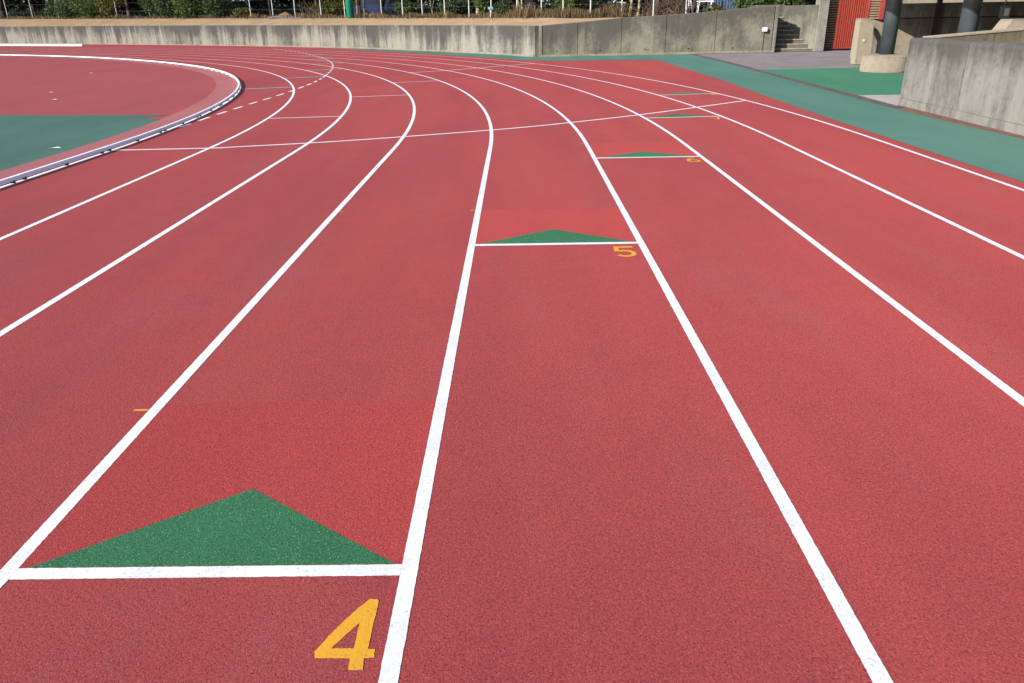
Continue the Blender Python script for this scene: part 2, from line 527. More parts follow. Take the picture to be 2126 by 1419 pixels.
def ragged(pts, amp, step=0.011):
    out = []
    for a, b in zip(pts, pts[1:]):
        a, b = Vector(a), Vector(b)
        L = (b - a).length
        n = max(1, int(L / step))
        d = (b - a).normalized() if L > 0 else Vector((1, 0)); nr = Vector((-d.y, d.x))
        for k in range(n):
            out.append(a + (b - a) * (k / n) + nr * float(rng.normal(0, amp)))
    return out + [Vector(pts[-1])]


def rough_strip(name, left, right_, z, mat, parent, amp=0.0006):
    L_, R_ = ragged(left, amp), ragged(right_, amp)
    n = min(len(L_), len(R_))
    L_ = L_[:n - 1] + [L_[-1]]; R_ = R_[:n - 1] + [R_[-1]]
    return strip(name, L_, R_, z, mat, parent)


def lane_strip(name, lat0, lat1, s0, s1, z, mat, parent, step=0.4):
    ss = srange(s0, s1, step)
    return strip(name, [tpt(lat0, s) for s in ss], [tpt(lat1, s) for s in ss], z, mat, parent)


def ribbon(name, pts, w, z, mat, parent):
    P = [Vector(p) for p in pts]
    L, R_ = [], []
    for i, p in enumerate(P):
        t = (P[min(i + 1, len(P) - 1)] - P[max(i - 1, 0)]).normalized()
        nrm = Vector((-t.y, t.x))
        L.append(p + nrm * w / 2); R_.append(p - nrm * w / 2)
    return strip(name, L, R_, z, mat, parent)


def catmull(pts, per=8):
    P = [Vector(p) for p in pts]
    out = []
    for i in range(len(P) - 1):
        p0, p1, p2, p3 = P[max(i - 1, 0)], P[i], P[i + 1], P[min(i + 2, len(P) - 1)]
        for k in range(per):
            t = k / per
            out.append(0.5 * ((2 * p1) + (p2 - p0) * t + (2 * p0 - 5 * p1 + 4 * p2 - p3) * t * t + (3 * p1 - p0 - 3 * p2 + p3) * t ** 3))
    out.append(P[-1])
    return out


def flat(name, poly, z, mat, parent=None, holes=()):
    loops = [[Vector((p[0], p[1], 0)) for p in poly]] + [[Vector((p[0], p[1], 0)) for p in h] for h in holes]
    tri = tessellate_polygon(loops)
    allp = [p for l in loops for p in l]
    V = [(p.x, p.y, z) for p in allp]
    F = []
    for a, b, c in tri:
        nz = (allp[b] - allp[a]).cross(allp[c] - allp[a]).z
        F.append((a, b, c) if nz > 0 else (a, c, b))
    return obj(name, V, F, mat, parent)


# walls' base lines
WALL_L = [(-62, 81.2), (-55, 77), (-42.87, 69.87), (-28.75, 61.39), (-17.01, 52.66), (-9.49, 46.02), (-4.84, 40.8), (-1.09, 35.68), (1.13, 31.94)]
WALL_LC = catmull(WALL_L, 10)

# ------------------------------------------------------------------ ground sheets
ground = tag(flat('ground', [(-400, -60), (400, -60), (400, 500), (-400, 500)], -0.05, M['ground']), kind='structure')

track = tag(flat('running_track', [(-90, -16), (6.15, -16), (6.15, 32.2)] + [(p.x, p.y) for p in reversed(WALL_LC)] + [(-90, 81.2)], 0.0, M['track']), kind='structure')

red_edge = [(4.86, -16), (4.86, 3), (4.83, 8.2), (4.86, 10.6), (4.90, 12.5), (4.98, 15.1), (5.18, 19.4), (5.24, 28.7), (1.76, 29.04), (0.44, 30.17), (-1.0, 32.5), (-3.23, 36.07), (-5.95, 40.16), (-9.27, 45.0), (-11.3, 47.75)]
green_edge = [(6.38, -16), (6.38, 3), (6.38, 9.66), (6.37, 10.48), (6.35, 11.7), (6.38, 13.16), (6.44, 14.35), (6.54, 15.98), (6.65, 18.48), (6.83, 22.29), (7.06, 26.75), (7.16, 32.15)]
wall_part = [(p.x, p.y) for p in WALL_LC if p.x > -11.0]
tag(flat('green_margin', red_edge + wall_part + [(1.4, 31.95)] + list(reversed(green_edge)), 0.003, M['green']), kind='structure')
tag(flat('concourse', [(6.2, -16), (40, -16), (40, 40), (12.2, 36), (10.4, 32.5), (6.9, 32.2), (6.2, 20)], -0.012, M['asphalt']), kind='structure')
tag(flat('green_apron', [(6.66, 15.43), (13.5, 15.2), (13.5, 22.9), (7.02, 22.9), (6.86, 20.0)], -0.006, M['green_bright']), kind='structure')
tag(flat('slab_strip', [(6.4, 13.4), (9.5, 13.6), (9.5, 15.30), (6.5, 15.40)], -0.006, M['slab']), kind='structure')
tag(ribbon('drain_strip', [(p[0] + 0.10, p[1]) for p in catmull(green_edge[5:], 6)], 0.20, 0.0055, M['drain'], None), kind='structure')
tag(flat('soil_strip', [(6.2, -16), (6.2, 13.3), (6.70, 13.56), (6.62, 9.95), (6.6, -16)], 0.0014, M['rust_soil']), kind='structure')

# infield inside the kerb
ss = srange(S_MIN, S_MAX, 0.5)
inner = [tpt(-0.60, s) for s in ss]
tag(flat('infield', [(-90, -16)] + [(p.x, p.y) for p in inner] + [(-90, inner[-1].y)], 0.003, M['infield']), kind='structure')
g_in = [tpt(-0.60, s) for s in srange(S_MIN, ang2s(6.0), 0.5)]
tag(flat('infield_green', [(-40, -16)] + [(p.x, p.y) for p in g_in] + [(-5.95, 13.55), (-6.25, 13.48), (-6.12, 13.85), (-5.92, 14.04), (-9.26, 14.54), (-40, 19.1)], 0.006, M['green_pale']), kind='structure')
tag(lane_strip('infield_border', -0.60, -0.075, S_MIN, S_MAX, 0.0062, M['border'], None), kind='structure')

# ------------------------------------------------------------------ markings
Z1, Z2 = 0.0013, 0.0020
LNW = 0.05
for k in range(1, 9):
    ss = srange(S_MIN, -8.7, 1.0)[:-1] + srange(-8.7, -2.5, 0.012) + srange(-2.5, S_MAX, 0.35)[1:]
    jl = [float(rng.normal(0, 0.0005)) if -8.7 < q < -2.5 else 0.0 for q in ss]
    jr = [float(rng.normal(0, 0.0005)) if -8.7 < q < -2.5 else 0.0 for q in ss]
    strip('lane_line', [tpt(k * LW - LNW / 2 + j, q) for q, j in zip(ss, jl)], [tpt(k * LW + LNW / 2 + j, q) for q, j in zip(ss, jr)], Z1, M['white_paint'], track)
lane_strip('kerb_line', -0.062, 0.004, S_MIN, S_MAX, Z1, M['white_paint'], track, 0.35)


def along(lat, s_ang):
    return tpt(lat, s_ang)


def marker(k, s0, hgt=0.42, number=None, patch=None, green=True):
    """relay-zone mark across lane k: white bar, green triangle pointing on, number behind it"""
    a, b = (k - 1) * LW + LNW / 2, k * LW - LNW / 2
    sc = TR / (TR + (a + b) / 2) if s0 > 0 else 1.0
    def q(l, d):
        return tpt(l, s0 + d * sc)
    rough_strip('zone_line', [q(a, 0.025), q(b, 0.025)], [q(a, -0.025), q(b, -0.025)], Z1, M['white_paint'], track)
    if green:
        obj('zone_triangle', [(*q(a + 0.03, 0.027), 0.0011), (*q(b - 0.02, 0.027), 0.0011), (*q((a + b) / 2, hgt), 0.0011)], [(0, 1, 2)], M['green_mark'], track)
    if patch:
        strip('fresh_patch', [q(a, 0.02), q(a, patch)], [q(b, 0.02), q(b, patch)], 0.0006, M['track_new'], track)
    if number:
        draw_number(number, lambda x, y: q(b - 0.03 + x, -0.09 + y))


def ring(cx, cy, rx, ry, w, a0, a1, n=22):
    o, i_ = [], []
    for k in range(n + 1):
        a = math.radians(a0 + (a1 - a0) * k / n)
        o.append((cx + (rx + w / 2) * math.cos(a), cy + (ry + w / 2) * math.sin(a)))
        i_.append((cx + (rx - w / 2) * math.cos(a), cy + (ry - w / 2) * math.sin(a)))
    return o, i_


def draw_number(d, f):
    """numeral strokes in metres, x right (0 = outer line), y up the lane"""
    V, F = [], []
    def stroke(o, i_, dz=0.0):
        b = len(V); n = len(o)
        V.extend([(*f(*p), Z1 + dz) for p in o] + [(*f(*p), Z1 + dz) for p in i_])
        for k in range(n - 1):
            F.append((b + k, b + k + 1, b + n + k + 1, b + n + k))
    if d == '5':
        stroke([(-0.155, 0.0), (-0.02, 0.0)], [(-0.155, -0.034), (-0.02, -0.034)])
        stroke([(-0.158, -0.034), (-0.158, -0.125)], [(-0.124, -0.034), (-0.124, -0.125)], 0.0003)
        o, i_ = ring(-0.09, -0.175, 0.058, 0.066, 0.034, 128, -150)
        stroke(o, i_, 0.0006)
    elif d == '6':
        o, i_ = ring(-0.085, -0.185, 0.058, 0.06, 0.034, 0, 360)
        stroke(o, i_)
        o, i_ = ring(-0.03, -0.165, 0.112, 0.155, 0.034, 185, 92)
        stroke(o, i_, 0.0005)
    elif d == '7':
        stroke([(-0.16, 0.0), (-0.02, 0.0)], [(-0.16, -0.036), (-0.02, -0.036)])
        stroke([(-0.055, -0.036), (-0.11, -0.26)], [(-0.018, -0.036), (-0.073, -0.26)], 0.0003)
    elif d == '8':
        o, i_ = ring(-0.088, -0.065, 0.045, 0.05, 0.032, 0, 360)
        stroke(o, i_)
        o, i_ = ring(-0.088, -0.19, 0.058, 0.062, 0.034, 0, 360)
        stroke(o, i_, 0.0004)
    obj('lane_number', V, F, M['yellow_paint'], track)


# the big 4, stencil-cut by hand
four = [(-0.4185, 1.7231), (-0.3968, 1.7225), (-0.391, 1.7149), (-0.3926, 1.5916), (-0.3927, 1.5361), (-0.3736, 1.5357), (-0.3709, 1.5062), (-0.3968, 1.505), (-0.3942, 1.4657), (-0.4315, 1.4666), (-0.4346, 1.5051), (-0.5277, 1.5081), (-0.5304, 1.532), (-0.4946, 1.606), (-0.4448, 1.6891)]
hole = [(-0.4315, 1.6305), (-0.4296, 1.5389), (-0.491, 1.5404)]
def close_ragged(pl):
    r_ = ragged(list(pl) + [pl[0]], 0.0006, 0.006)
    return r_[:-1]
flat('lane_number', close_ragged(four), Z1, M['yellow_paint'], track, holes=[close_ragged(hole)])

marker(4, -7.92, 0.44, patch=1.10)
marker(5, -4.40, 0.42, '5', patch=1.08)
marker(6, -0.85, 0.40, '6', patch=1.05)
marker(7, ang2s(3.87), 0.42, '7')
marker(8, ang2s(8.75), 0.42, '8')
for k, deg in ((1, 16.8), (2, 22.3), (3, 27.5), (4, 33.0), (5, 38.6), (6, 44.0)):
    marker(k, ang2s(deg), 0.36)
for k, deg in ((2, 5.9), (3, 11.5), (4, 17.0)):
    marker(k, ang2s(deg), green=False)
# curved start lines across the lanes
ribbon('start_line', catmull([(-5.10, 10.14), (-3.87, 10.17), (-3.5, 10.25), (-2.2, 10.60), (-0.23, 11.40), (0.96, 12.07), (2.5, 13.16), (4.40, 14.75)], 8), 0.062, Z2, M['white_paint'], track)
ribbon('start_line', catmull([tpt(lat * LW, ang2s(d)) for lat, d in ((4.0, 22.3), (5.0, 22.7), (6.0, 23.5), (7.0, 24.2), (8.0, 24.7))], 6), 0.065, Z2, M['white_paint'], track)
# dashed break line
dash_path = catmull([(-5.13, 12.35), (-5.12, 14.05), (-5.07, 15.9), (-4.98, 18.25), (-5.05, 21.29), (-5.34, 24.04), (-5.92, 27.65), (-6.83, 31.5), (-8.26, 35.77), (-10.6, 41.47), (-13.2, 46.5)], 24)
acc, on, cur, dash_i = 0.0, True, [dash_path[0]], 0
for a, b in zip(dash_path, dash_path[1:]):
    acc += (b - a).length
    if on: cur.append(b)
    if acc > (0.42 if on else 0.36):
        if on and len(cur) > 1:
            ribbon('break_dash', cur, 0.06, Z2, M['white_paint'], track)
        on = not on; acc = 0.0; cur = [b]
# small yellow ticks beside the lines
for lat, s, w in ((3 * LW - 0.058, -6.88, 0.062), (3 * LW + 0.045, -3.31, 0.035), (4 * LW - 0.05, -3.33, 0.04), (5 * LW - 0.05, ang2s(0.3), 0.045)):
    strip('tick_mark', [tpt(lat - w / 2, s - 0.008), tpt(lat - w / 2, s + 0.008)], [tpt(lat + w / 2, s - 0.008), tpt(lat + w / 2, s + 0.008)], 0.0022, M['yellow_paint'], track)
# repair patch in lane 3
strip('fresh_patch', [tpt(2.46 * LW, -5.15), tpt(2.44 * LW, -4.98)], [tpt(2.64 * LW, -5.15), tpt(2.62 * LW, -4.98)], 0.0006, M['track_new'], track)

# ------------------------------------------------------------------ aluminium kerb
kerb = thing('track_kerb', 'white aluminium kerb raised on small black feet along the inner edge of lane one', 'kerb', (*tpt(0, -12), 0))
def kerb_bar(s0, s1):
    m = MB()
    prof = [(-0.062, 0.030), (-0.008, 0.030), (-0.005, 0.033), (-0.007, 0.038), (-0.017, 0.064), (-0.023, 0.067), (-0.060, 0.067), (-0.065, 0.062), (-0.065, 0.034)]
    sec = srange(s0, s1, 0.64)
    n = len(prof)
    for s in sec:
        for lat, z in prof:
            p = tpt(lat, s); m.v.append((p.x, p.y, z))
    for i in range(len(sec) - 1):
        for k in range(n):
            k2 = (k + 1) % n
            m.face((i * n + k2, i * n + k, (i + 1) * n + k, (i + 1) * n + k2))
    m.face(tuple(range(n)))
    m.face(tuple(range((len(sec) - 1) * n + n - 1, (len(sec) - 1) * n - 1, -1)))
    return m.build('kerb_bar', M['kerb'], kerb)
s = -11.0
KL = 1.86
foot_me = None
while s < S_MAX - KL:
    kerb_bar(s + 0.004, s + KL - 0.004)
    if s < 40:
        for d in (0.10, KL / 2, KL - 0.10):
            p = tpt(-0.037, s + d)
            if foot_me is None:
                fm = MB(); fm.box(-0.022, 0.026, -0.011, 0.011, 0, 0.031)
                foot_me = mesh_data('kerb_foot', fm.v, fm.f, M['foot'])
            o = bpy.data.objects.new('kerb_foot', foot_me)
            COL.objects.link(o); o.parent = kerb
            o.location = Vector((p.x, p.y, 0.0)) - Vector(kerb.location)
            t_ = (tpt(0, s + d + 0.05) - tpt(0, s + d)).normalized()
            o.rotation_euler = (0, 0, math.atan2(t_.y, t_.x) - math.pi / 2)
    s += KL

# ------------------------------------------------------------------ bank behind the far wall
def zb(x):
    return 1.39 - 0.0125 * max(min(x, 14), -60)


def wall_top(i, n):
    t = i / (n - 1)
    return 1.43 + (1.133 - 1.43) * t


# left curved retaining wall
lw_len = [0.0]
for a, b in zip(WALL_LC, WALL_LC[1:]):
    lw_len.append(lw_len[-1] + (b - a).length)
def wl_at(u):
    for i in range(len(lw_len) - 1):
        if lw_len[i + 1] >= u or i == len(lw_len) - 2:
            t = (u - lw_len[i]) / (lw_len[i + 1] - lw_len[i])
            p = WALL_LC[i].lerp(WALL_LC[i + 1], t)
            d = (WALL_LC[i + 1] - WALL_LC[i]).normalized()
            return p, Vector((-d.y, d.x))
LWT = lw_len[-1]
def z_left(u):
    x = wl_at(u)[0].x
    xs = [-62, -42.3, -28.4, -16.8, -9.3, -4.7, 1.13]; zs = [1.45, 1.353, 1.29, 1.223, 1.172, 1.152, 1.133]
    return float(np.interp(x, xs, zs))
def wall_panel(u0, u1, th, parent, mat, z0=0.0, zf=z_left, name='wall_panel', front=0.0):
    m = MB()
    us = srange(u0, u1, 1.2)
    pts = []
    for u in us:
        p, n = wl_at(u)
        a = p - n * front; b = p + n * th
        pts.append((a, b, zf(u)))
    for i in range(len(us) - 1):
        (a0, b0, t0), (a1, b1, t1) = pts[i], pts[i + 1]
        U0, U1 = us[i], us[i + 1]
        bv = 0.025
        m.quad((*a0, z0), (*a1, z0), (*a1, t1 - bv), (*a0, t0 - bv), [(U0, z0 - t0), (U1, z0 - t1), (U1, -bv), (U0, -bv)])
        n0 = (b0 - a0).normalized() * bv; n1 = (b1 - a1).normalized() * bv
        m.quad((*a0, t0 - bv), (*a1, t1 - bv), (*(a1 + n1), t1), (*(a0 + n0), t0), [(U0, -bv), (U1, -bv), (U1, 0), (U0, 0)])
        m.quad((*(a0 + n0), t0), (*(a1 + n1), t1), (*b1, t1), (*b0, t0), [(U0, 0), (U1, 0), (U1, 0), (U0, 0)])
        m.quad((*b1, z0), (*b0, z0), (*b0, t0), (*b1, t1), [(U1, z0 - t1), (U0, z0 - t0), (U0, 0), (U1, 0)])
    for i, flip in ((0, False), (len(us) - 1, True)):
        a, b, t0 = pts[i]
        q = [(*a, z0), (*a, t0), (*b, t0), (*b, z0)]
        uv = [(us[i], z0 - t0), (us[i], 0), (us[i] + th, 0), (us[i] + th, z0 - t0)]
        if flip: q.reverse(); uv.reverse()
        m.quad(*q, uv)
    return m.build(name, mat, parent)

wl = thing('retaining_wall', 'long curved concrete retaining wall with dark run-off streaks behind the bend', 'wall', (-17.0, 52.66, 0))
u_crack = min(range(len(lw_len)), key=lambda i: abs(WALL_LC[i].x + 29.6))
u_crack = lw_len[u_crack]
joints = [0.0, u_crack - 25.0, u_crack - 12.5, u_crack] + [u_crack + (LWT - u_crack) * k / 6 for k in range(1, 7)]
for i, (a, b) in enumerate(zip(joints, joints[1:])):
    g0 = 0.035 if abs(a - u_crack) < 0.01 else 0.006
    g1 = 0.035 if abs(b - u_crack) < 0.01 else 0.006
    wall_panel(a + g0, b - g1 - (0.05 if i == len(joints) - 2 else 0), 0.3, wl, M['wall_far'])
wall_panel(0.1, LWT - 0.12, 0.0, wl, M['footing'], zf=lambda u: 0.075, name='footing', front=0.05)

# right straight wall that rises towards the steps
wr = thing('retaining_wall', 'straight mottled concrete wall rising towards the steps, with small drain holes', 'wall', (5.9, 32.1, 0))
RA, RB = Vector((1.24, 31.95)), Vector((10.57, 32.28))
rd = (RB - RA).normalized(); rn = Vector((-rd.y, rd.x)); RL = (RB - RA).length
def z_right(u):
    return float(np.interp(u, [0, 1.5, 3.2, 5.0, 6.9, 7.9, RL], [1.13, 1.225, 1.36, 1.43, 1.53, 1.62, 1.715]))
def right_panel(u0, u1, mat=None, front=0.0, th=0.3, zf=z_right, z0=0.0, name='wall_panel', parent=None):
    m = MB()
    us = srange(u0, u1, 0.6)
    for i in range(len(us) - 1):
        U0, U1 = us[i], us[i + 1]
        a0, a1 = RA + rd * U0 - rn * front, RA + rd * U1 - rn * front
        b0, b1 = RA + rd * U0 + rn * th, RA + rd * U1 + rn * th
        t0, t1 = zf(U0), zf(U1)
        bv = min(0.025, 0.3 * t0)
        n0 = rn * bv
        m.quad((*a0, z0), (*a1, z0), (*a1, t1 - bv), (*a0, t0 - bv), [(U0, z0 - t0), (U1, z0 - t1), (U1, -bv), (U0, -bv)])
        m.quad((*a0, t0 - bv), (*a1, t1 - bv), (*(a1 + n0), t1), (*(a0 + n0), t0), [(U0, -bv), (U1, -bv), (U1, 0), (U0, 0)])
        m.quad((*(a0 + n0), t0), (*(a1 + n0), t1), (*b1, t1), (*b0, t0), [(U0, 0), (U1, 0), (U1, 0), (U0, 0)])
        m.quad((*b1, z0), (*b0, z0), (*b0, t0), (*b1, t1), [(U1, z0 - t1), (U0, z0 - t0), (U0, 0), (U1, 0)])
    for u, flip in ((u0, False), (u1, True)):
        a, b = RA + rd * u - rn * front, RA + rd * u + rn * th
        q = [(*a, z0), (*a, zf(u)), (*b, zf(u)), (*b, z0)]
        uv = [(u, z0 - zf(u)), (u, 0), (u + th, 0), (u + th, z0 - zf(u))]
        if flip: q.reverse(); uv.reverse()
        m.quad(*q, uv)
    return m.build(name, mat or M['wall_right'], parent or wr)
rj = [0.14, 1.53, 3.24, 4.98, 6.94, RL - 0.14]
for a, b in zip(rj, rj[1:]):
    right_panel(a + 0.012, b - 0.012)
right_panel(0.05, RL - 0.02, M['footing'], front=0.035, th=0.0, zf=lambda u: 0.075, name='footing')
right_panel(0.02, 0.13, M['footing'], front=0.03, name='corner_strip')
right_panel(RL - 0.11, RL, M['pier'], front=0.02, name='end_strip')
for u in (0.71, 2.41, 4.18, 5.9, 7.65):
    p = RA + rd * u
    m = MB()
    m.tube((p.x, p.y + 0.05, 0.20), (p.x, p.y - 0.012, 0.20), 0.028, 0.028, 10)
    m.build('drain_hole', M['foot'], wr)

jb = thing('junction_box', 'small white box with a thin conduit below it on the wall beside the steps', 'box', (10.08, 32.2, 0.78))
m = MB(); m.box(10.00, 10.15, 32.11, 32.255, 0.78, 0.92); m.build('box_cover', M['box_white'], jb)
m = MB(); m.tube((10.06, 32.225, 0.0), (10.06, 32.225, 0.78), 0.011, 0.011, 8); m.build('conduit', M['tube'], jb)

# steps up through the wall
st = thing('concrete_steps', 'flight of worn concrete steps in the gap between the wall and the red gate', 'steps', (11.4, 32.6, 0))
xr = [12.16, 12.08, 11.98, 11.87, 11.78, 11.70, 11.64, 11.58]
for k in range(8):
    z1 = 0.115 + 0.165 * k
    y0 = 32.60 + 0.29 * k
    m = MB()
    x0 = 10.645
    m.prism([(y0, 0.0 if k == 0 else z1 - 0.165), (y0 + 0.30, 0.0 if k == 0 else z1 - 0.165), (y0 + 0.30, z1), (y0 - 0.015, z1), (y0 - 0.015, z1 - 0.04), (y0, z1 - 0.05)], 'x', x0, xr[k])
    sp = m.build('step', M['step'], st)
    m = MB(); m.box(x0 + 0.01, xr[k] - 0.01, y0 - 0.022, y0 + 0.03, z1 + 0.001, z1 + 0.006)
    m.box(x0 + 0.01, xr[k] - 0.01, y0 - 0.022, y0 - 0.0165, z1 - 0.03, z1 + 0.001)
    m.build('nosing', M['nosing'], sp)
sw = thing('stair_side_wall', 'stained concrete side wall at the right and back of the steps', 'wall', (11.9, 33.6, 0))
m = MB(); m.prism([(12.20, 32.55), (12.218, 32.55), (12.218, 35.1), (11.62, 35.1), (11.60, 34.6)], 'z', 0, 1.70)
m.build('side_panel', M['wall_right'], sw)
m = MB(); m.prism([(10.3, 34.98), (11.66, 34.98), (11.66, 35.2), (10.3, 35.2)], 'z', 0, 1.74); m.build('back_panel', M['wall_right'], sw)
m = MB(); m.box(10.46, 10.64, 32.60, 34.97, 0, 1.72); m.build('flank_panel', M['wall_right'], sw)
pr = thing('concrete_pier', 'white-stained concrete pier between the steps and the red gate', 'pier', (12.55, 32.7, 0))
m = MB(); m.prism([(12.22, 32.45), (12.57, 32.45), (12.57, 32.95), (12.22, 32.95)], 'z', 0, 3.2); m.build('pier_shaft', M['pier'], pr)

# ------------------------------------------------------------------ red gate
gt = thing('louvred_gate', 'red steel gate with a ribbed middle panel and louvred side strips', 'gate', (13.9, 33.0, 0))
GZ0, GZ1 = 0.06, 3.0
GX = [12.58, 12.75, 13.16, 14.30, 14.38, 14.80, 14.98]
for a, b in ((GX[0], GX[1]), (GX[2], GX[2] + 0.05), (GX[3], GX[4]), (GX[5], GX[6])):
    m = MB(); m.box(a, b, 32.95, 33.03, GZ0, GZ1); m.build('frame_post', M['gate_red'], gt)
for z in (GZ0, GZ1 - 0.08):
    m = MB(); m.box(GX[0], GX[6], 32.97, 33.02, z, z + 0.08 if z > 1 else z + 0.05); m.build('frame_rail', M['gate_red'], gt)
m = MB(); m.box(GX[0] + 0.02, GX[6] - 0.02, 33.10, 33.12, GZ0, GZ1); m.build('backing_sheet', M['gate_back'], gt)
for a, b in ((GX[1], GX[2]), (GX[4], GX[5])):
    sm = MB()
    sm.quad((a, 32.985, 0.0), (b, 32.985, 0.0), (b, 33.03, 0.02), (a, 33.03, 0.02))
    sm.quad((a, 33.03, -0.02), (b, 33.03, -0.02), (b, 32.985, -0.042), (a, 32.985, -0.042))
    sm.quad((a, 32.985, -0.042), (b, 32.985, -0.042), (b, 32.985, 0.0), (a, 32.985, 0.0))
    base = Vector(gt.location)
    me = mesh_data('louvre_slat', [(v[0] - base.x, v[1] - base.y, v[2]) for v in sm.v], sm.f, M['slat'])
    z = GZ0 + 0.12
    while z < GZ1 - 0.12:
        o = bpy.data.objects.new('louvre_slat', me)
        COL.objects.link(o); o.parent = gt; o.location = (0, 0, z)
        z += 0.092
me = None
x = GX[2] + 0.07
while x < GX[3] - 0.03:
    if me is None:
        sm = MB(); sm.prism([(-0.028, 0.0), (0.028, 0.0), (0.014, -0.05), (-0.014, -0.05)], 'z', 0, GZ1 - GZ0 - 0.14)
        me = mesh_data('rib', sm.v, sm.f, M['gate_red'])
    o = bpy.data.objects.new('rib', me)
    COL.objects.link(o); o.parent = gt; o.location = (x + 0.01 - gt.location.x, 0.016, GZ0 + 0.06)
    x += 0.086
m = MB(); m.box(GX[2] + 0.05, GX[3], 33.018, 33.03, GZ0 + 0.05, GZ1 - 0.08); m.build('ribbed_sheet', M['gate_red'], gt)

# sunlit wall beyond the gate
bw = thing('boundary_wall', 'sunlit pale concrete wall far behind the columns, right of the red gate', 'wall', (20, 33.6, 0))
x = 15.12
while x < 30:
    m = MB(); m.box(x + 0.006, x + 2.4, 33.5, 33.75, 0, 3.1); m.build('wall_panel', M['tan_conc'], bw); x += 2.4

# ------------------------------------------------------------------ grandstand corner
fin = thing('concrete_fin', 'tan concrete fin standing upright beside the round drum base', 'pillar', (10.62, 24.45, 0))
m = MB(); m.prism([(10.41, 0), (10.84, 0), (10.83, 0.55), (10.80, 1.02), (10.66, 1.24), (10.60, 1.275), (10.40, 1.27), (10.385, 1.2)], 'y', 24.28, 24.62); m.build('fin_body', M['tan_conc'], fin)
m = MB(); m.tube((10.56, 24.30, 0.66), (10.56, 24.255, 0.66), 0.045, 0.04, 10); m.build('wall_tap', M['white_steel'], fin)
lit_wall = thing('lit_wall_piece', 'tan concrete wall piece cut to its sunlit outline behind the near column', 'balustrade', (11.6, 24.85, 0))
m = MB(); m.prism([(11.27, 0), (12.34, 0), (12.30, 0.70), (11.58, 1.03), (10.88, 1.255), (10.88, 1.20), (11.27, 0.60)], 'y', 24.74, 24.95); m.build('lit_outline_panel', M['tan_conc'], lit_wall)  # sloping top and slanted left edge are shadow edges cut into the shape

def column(x, y, label):
    c = thing('steel_column', label, 'column', (x, y, 0), 'columns under the stand')
    m = MB(); N = 40
    prof = [(0.575, 0.0), (0.585, 0.03), (0.575, 0.385), (0.555, 0.41), (0.50, 0.418), (0.0, 0.425)]
    for r, z in prof:
        for k in range(N):
            a = 2 * math.pi * k / N
            m.v.append((x + r * math.cos(a), y + r * math.sin(a), z))
    for i in range(len(prof) - 1):
        for k in range(N):
            k2 = (k + 1) % N
            u0, u1 = k * 0.092, (k + 1) * 0.092
            m.face((i * N + k, i * N + k2, (i + 1) * N + k2, (i + 1) * N + k), [(u0, prof[i][1] - .42), (u1, prof[i][1] - .42), (u1, prof[i + 1][1] - .42), (u0, prof[i + 1][1] - .42)])
    m.build('drum_base', M['drum'], c, smooth=False)
    m = MB(); m.tube((x, y, 0.40), (x, y, 3.2), 0.182, 0.182, 40); o = m.build('shaft', M['column'], c, smooth=True)
    return c
column(9.90, 21.27, 'dark slate steel column rising from a cream round drum base')
column(9.82, 17.55, 'dark slate steel column farther right, its foot hidden behind the near wall')

bk = thing('concourse_wall', 'grimy shaded concrete wall with a ledge behind the two columns', 'wall', (18, 27.1, 0))
x = 12.62
m = MB(); m.box(11.5, 12.615, 27.0, 27.3, 0, 1.20); m.build('lower_panel', M['dark_conc'], bk)
while x < 27:
    m = MB(); m.box(x + 0.005, x + 2.6, 27.0, 27.3, 0, 1.20); m.build('lower_panel', M['dark_conc'], bk)
    m = MB(); m.box(x + 0.005, x + 2.6, 27.06, 27.3, 1.235, 1.66); m.build('upper_panel', M['dark_conc'], bk)
    x += 2.6
m = MB(); m.box(12.6, 27.0, 27.10, 27.28, 1.20, 1.235); m.build('shadow_gap', M['foot'], bk)
ps = thing('steel_post', 'thin dark brown steel post standing on the shaded ledge', 'post', (14.0, 26.93, 0))
m = MB(); m.box(13.93, 14.05, 26.86, 26.99, 0, 3.2); m.build('post_shaft', M['dark_steel'], ps)
mbx = thing('meter_box', 'pale blue meter box on the shaded wall above the trapezoid block', 'box', (16.2, 26.95, 1.18))
m = MB(); m.box(16.06, 16.32, 26.88, 27.055, 1.18, 1.52); m.build('box_body', M['box_blue'], mbx)
m = MB(); m.box(16.12, 16.27, 26.868, 26.88, 1.24, 1.46); m.build('box_door', M['box_white'], mbx)
m = MB(); m.tube((16.17, 27.0, 1.52), (16.17, 27.0, 3.2), 0.02, 0.02, 8); m.build('conduit', M['box_blue'], mbx)
blk = thing('concrete_block', 'pale concrete block with a sloped end showing above the near wall', 'block', (10.2, 15.8, 0))
m = MB(); m.prism([(9.28, 0), (11.2, 0), (11.2, 1.3), (9.50, 1.3), (9.30, 1.0)], 'y', 15.5, 15.9); m.build('block_body', M['drum'], blk)

